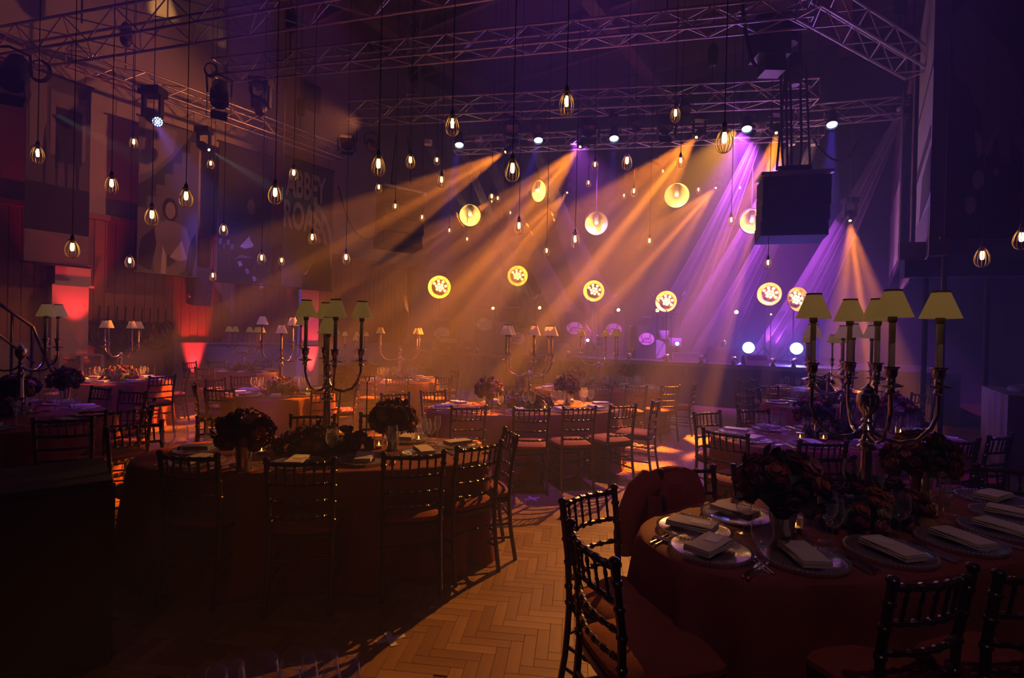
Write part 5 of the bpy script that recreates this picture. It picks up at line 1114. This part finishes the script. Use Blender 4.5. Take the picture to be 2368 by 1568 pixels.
# ---- candle lamps: candelabra
def candelabra(tb, p, arms, R, ztop, urn, lab, rot=0.0, k=1.0, center=False):
    t = thing('candelabra', lab, 'candelabra', (p.x, p.y, TT), rot); zj = .50*k
    ob('foot', MB().lathe([(.095, 0), (.10, .012), (.085, .03), (.05, .05), (.035, .075), (.03, .09)], 20).mesh('foot', M_SILVER), t)
    st = MB(); nf = 24; rws = []
    for z, r in ((.09, .030), (.16, .029), (.30, .024), (.385, .021)):
        rws.append([(r*(1+.10*(i % 2))*math.cos(2*PI*i/nf), r*(1+.10*(i % 2))*math.sin(2*PI*i/nf), z*k) for i in range(nf)]+[(r*1.0, 0, z*k)])
    st.grid(rws); ob('fluted_column', st.mesh('fluted_column', M_SILVER), t)
    ob('capital', MB().lathe([(.022, .38*k), (.042, .392*k), (.044, .405*k), (.030, .415*k), (.036, .43*k), (.024, .445*k), (.018, .47*k), (.032, .485*k), (.036, .50*k), (.026, .515*k), (.018, .53*k)], 18).mesh('capital', M_SILVER), t)
    if urn: ob('urn', MB().lathe([(.018, .53*k), (.030, .545*k), (.020, .56*k), (.022, .58*k), (.048, .62*k), (.054, .66*k), (.046, .69*k), (.026, .705*k), (.034, .715*k), (.012, .735*k), (.0, .75*k)], 18).mesh('urn', M_SILVER), t)
    lamps = [(*(a if isinstance(a, tuple) else (R*math.cos(a), R*math.sin(a))), ztop) for a in arms]
    if center: lamps.append((0.0, 0.0, ztop-.12))
    for i, (x, y, zt) in enumerate(lamps):
        zc = zt-.43
        if x or y:
            ob('arm', MB().path([(x*q, y*q, z) for q, z in ((0.05, zj), (.25, zj-.035), (.5, zj-.045), (.75, zj-.02), (.92, zj+.045), (1.0, zj+.11), (1.0, zc-.02))], [.011, .011, .010, .010, .009, .009, .009], 8).mesh('arm', M_SILVER), t)
        ob('candle_cup', MB().lathe([(.010, -.045), (.022, -.035), (.014, -.02), (.018, -.012), (.046, -.006), (.050, .0), (.030, .006), (.016, .012), (.020, .02), (.016, .03), (.024, .045), (.026, .075), (.034, .08), (.034, .086), (.015, .086)], 16).mesh('candle_cup', M_SILVER), t, (x, y, zc-.03))
        c = ob('candle_tube', MB().lathe([(.0135, 0), (.0135, .23), (.010, .235)], 12).mesh('candle_tube', M_CANDLE), t, (x, y, zc+.05))
        ob('collar', MB().lathe([(.017, .212), (.019, .22), (.019, .235), (.015, .24)], 12).mesh('collar', M_SHADETRIM), c)
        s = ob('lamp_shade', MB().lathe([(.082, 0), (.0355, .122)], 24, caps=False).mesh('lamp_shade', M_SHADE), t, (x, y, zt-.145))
        ob('shade_trim', MB().lathe([(.0362, .116), (.0372, .122), (.0362, .128), (.0345, .122)], 20, caps=False).mesh('shade_trim', M_SHADETRIM), s)
        ob('shade_ring', MB().path([(.030, 0, .118), (0, 0, .120), (-.030, 0, .118)], .002, 4).mesh('shade_ring', M_BRASS), s)
    return t
def tc(key, dx=0, dy=0): return TB[key].world(dx, dy)
D2 = math.radians
candelabra(TB['FL'], tc('FL', .02, .0), [(-.15, -.05), (.12, -.20), (.26, -.04), (-.11, .24)], .235, 1.15, False, 'silver candelabra with five shaded candle lamps beside the flight case table vases', .0, 1.0, True)
candelabra(TB['RF'], tc('RF', .0, .02), [(-.27, .03), (.10, .31), (.21, .24), (-.06, -.24), (.17, -.23)], .33, 1.17, True, 'big silver candelabra with an urn and five shaded candle lamps on the jacket table', 0, .93)
candelabra(TB['M'], tc('M', .02, 0), [D2(185), D2(150), D2(0), D2(30), D2(280)], .29, 1.06, False, 'silver candelabra with pale shades on the middle table', 0, .9)
candelabra(TB['RM'], tc('RM', .05, 0), [D2(175), D2(120), D2(60), D2(10), D2(250)], .30, 1.10, True, 'violet-lit silver candelabra behind the big lampshades', 0, .9)
candelabra(TB['MB'], tc('MB', -.05, 0), [D2(180), D2(160), D2(20), D2(0), D2(60)], .33, 1.08, False, 'silver candelabra glinting amber in front of the band', 0, .9)
candelabra(TB['RB'], tc('RB', -.2, 0), [D2(180), D2(130), D2(50), D2(0), D2(270)], .30, 1.05, False, 'amber-glinting candelabra nearest the lone amber cone', 0, .9)
candelabra(TB['LL'], tc('LL', .0, .1), [D2(190), D2(20), D2(-10), D2(95)], .30, 1.14, True, 'silver candelabra with an urn by the stair handrail', 0, .95)
candelabra(TB['L'], tc('L'), [D2(185), D2(80), D2(5)], .27, 1.13, False, 'violet-lit silver candelabra with a lower middle lamp on the blotched-cloth table', 0, 1.0, True)
candelabra(TB['RC'], tc('RC'), [D2(180), D2(200), D2(-20), D2(0)], .38, 1.04, True, 'silver candelabra with four pale shades under the far loudspeakers', 0, .85)
candelabra(TB['LB'], tc('LB'), [D2(180), D2(10), D2(-20), D2(270)], .27, 1.03, False, 'silver candelabra with shades tinted pink before the red-lit pilaster', 0, .9)
candelabra(TB['BK'], tc('BK'), [D2(180), D2(150), D2(100), D2(70), D2(30), D2(0)], .34, 1.0, False, 'silver candelabra with six small shades between the red-lit columns', 0, .85)
candelabra(TB['FB'], tc('FB', -.1, 0), [D2(180), D2(100), D2(0)], .30, .95, False, 'farthest small candelabra under the lettered banner', 0, .8, True)
# ---- flowers
bloom_me = []
for m_ in M_BLOOM:
    b = MB(); b.ball((0, 0, .004), .026, 2, (1, 1, .85))
    for ly, (n_, r0, r1, z0, z1) in enumerate(((6, .020, .037, -.012, .008), (5, .016, .030, -.002, .020), (4, .008, .019, .012, .031))):
        for i in range(n_):
            a = 2*PI*i/n_+ly*.5; w = PI/n_*1.15
            P = [(r0*math.cos(a-w*.7), r0*math.sin(a-w*.7), z0), (r0*math.cos(a+w*.7), r0*math.sin(a+w*.7), z0), (r1*math.cos(a+w), r1*math.sin(a+w), z1-.005), (r1*1.03*math.cos(a), r1*1.03*math.sin(a), z1), (r1*math.cos(a-w), r1*math.sin(a-w), z1-.005)]
            b.add(P, [(0, 1, 2, 3), (0, 3, 4)])
    bloom_me.append(b.mesh('bloom', m_))
leafb = MB().add([(0, 0, 0), (.016, .02, .004), (.02, .045, .006), (0, .062, 0), (-.02, .040, .006), (-.016, .02, .004), (0, .04, -.004)], [(0, 1, 6), (1, 2, 6), (2, 3, 6), (3, 4, 6), (4, 5, 6), (5, 0, 6)])
leaf_me = leafb.mesh('leaf', M_LEAF)
vase_me = MB().lathe([(.045, 0), (.048, .004), (.042, .03), (.050, .10), (.060, .165), (.057, .165), (.045, .10), (.03, .01)], 20).mesh('vase', mat('mercury_glass_vase', (.55, .5, .46), .18, .9, noise=(30, .3)))
def flowers(p, rx, ry, rz_, zc, n, nl, lab, vase=False, seed=0, hemi=False, sc=1.0):
    t = thing('flower_arrangement', lab, 'flowers', (p.x, p.y, TT), 0); r_ = random.Random(seed)
    if vase: ob('vase', vase_me, t)
    core = MB().ball((0, 0, zc), 1, 2, (rx*.78, ry*.78, rz_*.78))
    if hemi: core.v = [(x, y, max(.003, z)) for x, y, z in core.v]
    ob('foliage_core', core.mesh('foliage_core', M_LEAF), t)
    for i in range(n+nl):
        k = (i+.5)/(n+nl); cz = 1-(1.55 if not hemi else 1.0)*k; a = i*2.39996+r_.random()*.4; s = math.sqrt(max(0, 1-cz*cz))
        d = Vector((s*math.cos(a), s*math.sin(a), cz)); q = Vector((d.x*rx, d.y*ry, zc+d.z*rz_))*1.0
        if hemi: q.z = max(.03, q.z)
        rt = Vector((d.x/rx, d.y/ry, d.z/rz_)).to_track_quat('Z', 'Y').to_euler(); f = sc*r_.uniform(.75, 1.25)
        if r_.random() < n/(n+nl): ob('bloom', r_.choice(bloom_me[:3]+bloom_me[:4]+(bloom_me[4:] if r_.random() < .3 else [])), t, q, rt, (f, f, f))
        else: ob('leaf', leaf_me, t, q*.97, (rt[0]+r_.uniform(.4, 1.2), rt[1], r_.random()*6), (f, f*1.1, f))
    return t
def vase_at(key, px, py, n, lab, seed, zc=.235, r=.155):
    tb = TB[key]; p = G(px, py, TT); flowers(p, r, r, r*.82, zc, n, n//4, lab, True, seed, sc=1.12)
vase_at('FL', 563, 1086, 46, 'dark rose ball in a silver vase near the flight case', 1); vase_at('FL', 908, 1040, 46, 'dark rose ball in a silver vase at the aisle end of the flight-case table', 2)
vase_at('RF', 1808, 1262, 46, 'dark rose ball in a tall silver vase near the jacket', 3, .26, .16); vase_at('RF', 2128, 1165, 46, 'dark rose ball in a silver vase at the far end of the jacket table', 4, .25, .16)
vase_at('M', 1131, 945, 30, 'purple rose ball in a vase at the near end of the middle table', 5); vase_at('M', 1312, 935, 30, 'red rose ball in a vase at the stage end of the middle table', 6)
vase_at('RM', 1880, 1010, 30, 'violet-lit rose ball in a vase behind the jacket table', 7); vase_at('RM', 2068, 1000, 30, 'violet-lit rose ball in a vase towards the right wall', 8)
vase_at('MB', 1330, 895, 20, 'rose ball in a vase at the near end of the table before the stage', 9); vase_at('MB', 1452, 890, 20, 'rose ball in a vase at the stage end of the table before the stage', 10)
vase_at('RB', 1900, 930, 20, 'dark rose ball in a vase under the lone amber cone', 11); vase_at('LL', 40, 950, 30, 'dark rose ball with orange blooms by the stair handrail', 12); vase_at('LL', 150, 925, 30, 'dark rose ball towards the red-lit shelf unit on the handrail table', 13)
for key, rx, ry, rz_, n, lab in (('FL', .35, .16, .15, 54, 'low mound of dark roses around the candelabra foot beside the flight case'), ('RF', .38, .16, .16, 54, 'low mound of dark roses around the big candelabra on the jacket table'), ('M', .34, .16, .15, 40, 'low purple-lit mound of roses on the middle table'), ('RM', .34, .16, .14, 34, 'low mound of roses on the violet-lit table'), ('MB', .32, .16, .14, 24, 'low mound of roses before the stage'), ('LL', .30, .17, .13, 28, 'low mound of roses by the stair handrail'),
        ('L', .22, .22, .19, 36, 'round mound of roses on the blotched-cloth table'), ('RC', .22, .22, .16, 28, 'round mound of amber-lit roses under the far loudspeakers'), ('LB', .25, .25, .22, 38, 'round mound of roses before the red-lit pilaster'), ('BK', .22, .22, .17, 24, 'round mound of roses between the red-lit columns'), ('FB', .20, .20, .15, 13, 'farthest small mound of roses'), ('RB', .3, .16, .14, 18, 'low mound of roses under the lone amber cone')):
    tb = TB[key]; t = flowers(tb.c, rx, ry, rz_, .02, n, n//3, lab, False, sum(map(ord, key)), True, 1.08); t.rotation_euler = (0, 0, tb.rot)
# ---- votive candles
vot_me = MB().lathe([(0, .006), (.028, .006), (.031, .0), (.034, .07), (.032, .07)], 16).mesh('votive_glass', M_VOTIVE)
wax_me = MB().lathe([(.025, .008), (.025, .022), (.004, .024)], 12).mesh('wax', M_CANDLE); flame_me = MB().lathe([(.001, .024), (.006, .032), (.0045, .042), (0, .054)], 8).mesh('flame', M_FLAME)
VOT = {'FL': [(604, 1050), (876, 1037), (968, 1022)], 'RF': [(1823, 1262), (1838, 1228), (2150, 1195)], 'RM': [(1850, 1018), (1904, 1020), (2082, 1005)], 'LB': [(242, 876), (280, 876)], 'M': [(1260, 948), (1180, 940)], 'L': [(676, 905), (710, 905)], 'BK': [(548, 858), (572, 857)]}
for key, L in VOT.items():
    vp = [G(x, y, TT) for x, y in L]
    for p, od in zip(vp, clock(key, vp)):
        t = thing('votive_candle', 'lit votive candle in smoked glass, %s clockwise from %s on the %s' % (od, MARK[key][1], MARK[key][0]), 'candle', (p.x, p.y, TT), 0, 'votives on the ' + MARK[key][0])
        ob('votive_glass', vot_me, t); ob('wax', wax_me, t); ob('flame', flame_me, t)
# ---- name-frame ornament: little glass animal figures at the edge of the flight-case table
for x in (540, 590):
    p = G(x, 1088, TT); b = MB().ball((0, 0, .035), .016, 2, (2.0, .8, .9)); b.ball((.034, 0, .052), .010, 1, (1.2, .8, 1))
    for sx, sy_ in ((-.02, -.007), (-.02, .007), (.018, -.007), (.018, .007)): b.path([(sx, sy_, .03), (sx*1.05, sy_, .0)], .0045, 5)
    tag(ob('glass_figurine', b.mesh('glass_figurine', M_BEAD), None, p, (0, 0, .2)), 'clear glass animal figurine on the flight-case table, ' + ('nearer the flight case' if x == 540 else 'nearer the votive'), 'figurine', 'glass animal figurines')
# thin metal table-number stand
p = G(846, 1040, TT); t = thing('table_number_stand', 'thin black table-number stand with a forked top', 'stand', p)
rod('stem', (0, 0, 0), (0, 0, .52), .004, M_BLACK, t); ob('foot', MB().lathe([(.045, 0), (.04, .006), (.005, .012)], 14).mesh('foot', M_BLACK), t); ob('fork_top', MB().path([(-.02, 0, .56), (-.012, 0, .535), (0, 0, .52), (.012, 0, .535), (.02, 0, .56)], .004, 5).mesh('fork_top', M_BLACK), t)
# menu folders left on chair seats
for x, y, lab in ((1290, 1068, 'dark booklet on a chair cushion at the middle table'), (1405, 1050, 'green booklet standing on a chair at the middle table')):
    pass
# ================================================================== black flight case and the desk by the right wall
c0 = G(250, 1535); t = thing('flight_case', 'large black flight case standing in front of the oval table', 'case', (c0.x, c0.y, 0), D2(42))
ob('body', MB().box((-.85, .28, .44), (1.7, .56, .86)).mesh('body', M_CASE, False), t)
for z in (.02, .89): ob('edge_rail', MB().box((-.85, .28, z), (1.71, .57, .03)).mesh('edge_rail', M_BLACKM, False), t)
for x, y in ((0, 0), (0, .56), (-1.7, 0), (-1.7, .56)): ob('corner_rail', MB().box((x, y, .455), (.03, .03, .86)).mesh('corner_rail', M_BLACKM, False), t)
p = rb(2400, 2.0); t = thing('control_desk', 'cloth-covered control desk in the dark by the right wall', 'desk', (p.x, p.y, 0), HALLYAW)
r1 = []
for z in (0, .4, .9, 1.03): r1.append([(.45*math.copysign(min(1, abs(math.cos(a))*1.4), math.cos(a))+.012*math.sin(a*19)*(1-z), .95*math.copysign(min(1, abs(math.sin(a))*1.4), math.sin(a))+.012*math.cos(a*23)*(1-z), z) for a in [2*PI*i/80 for i in range(81)]])
b = MB().grid(r1); b.add([(x*.99, y*.99, 1.03) for x, y, z in r1[-1][:-1]], [tuple(range(80))]); ob('desk_cloth', b.mesh('desk_cloth', mat('dark_rust_cloth', (.10, .03, .025), .8, noise=(5, .2))), t)
ob('cover', MB().lathe([(.3, 1.035), (.28, 1.09), (.15, 1.13), (0, 1.14)], 18).mesh('cover', M_BLACKM), t, sc=(1, 1.8, 1))
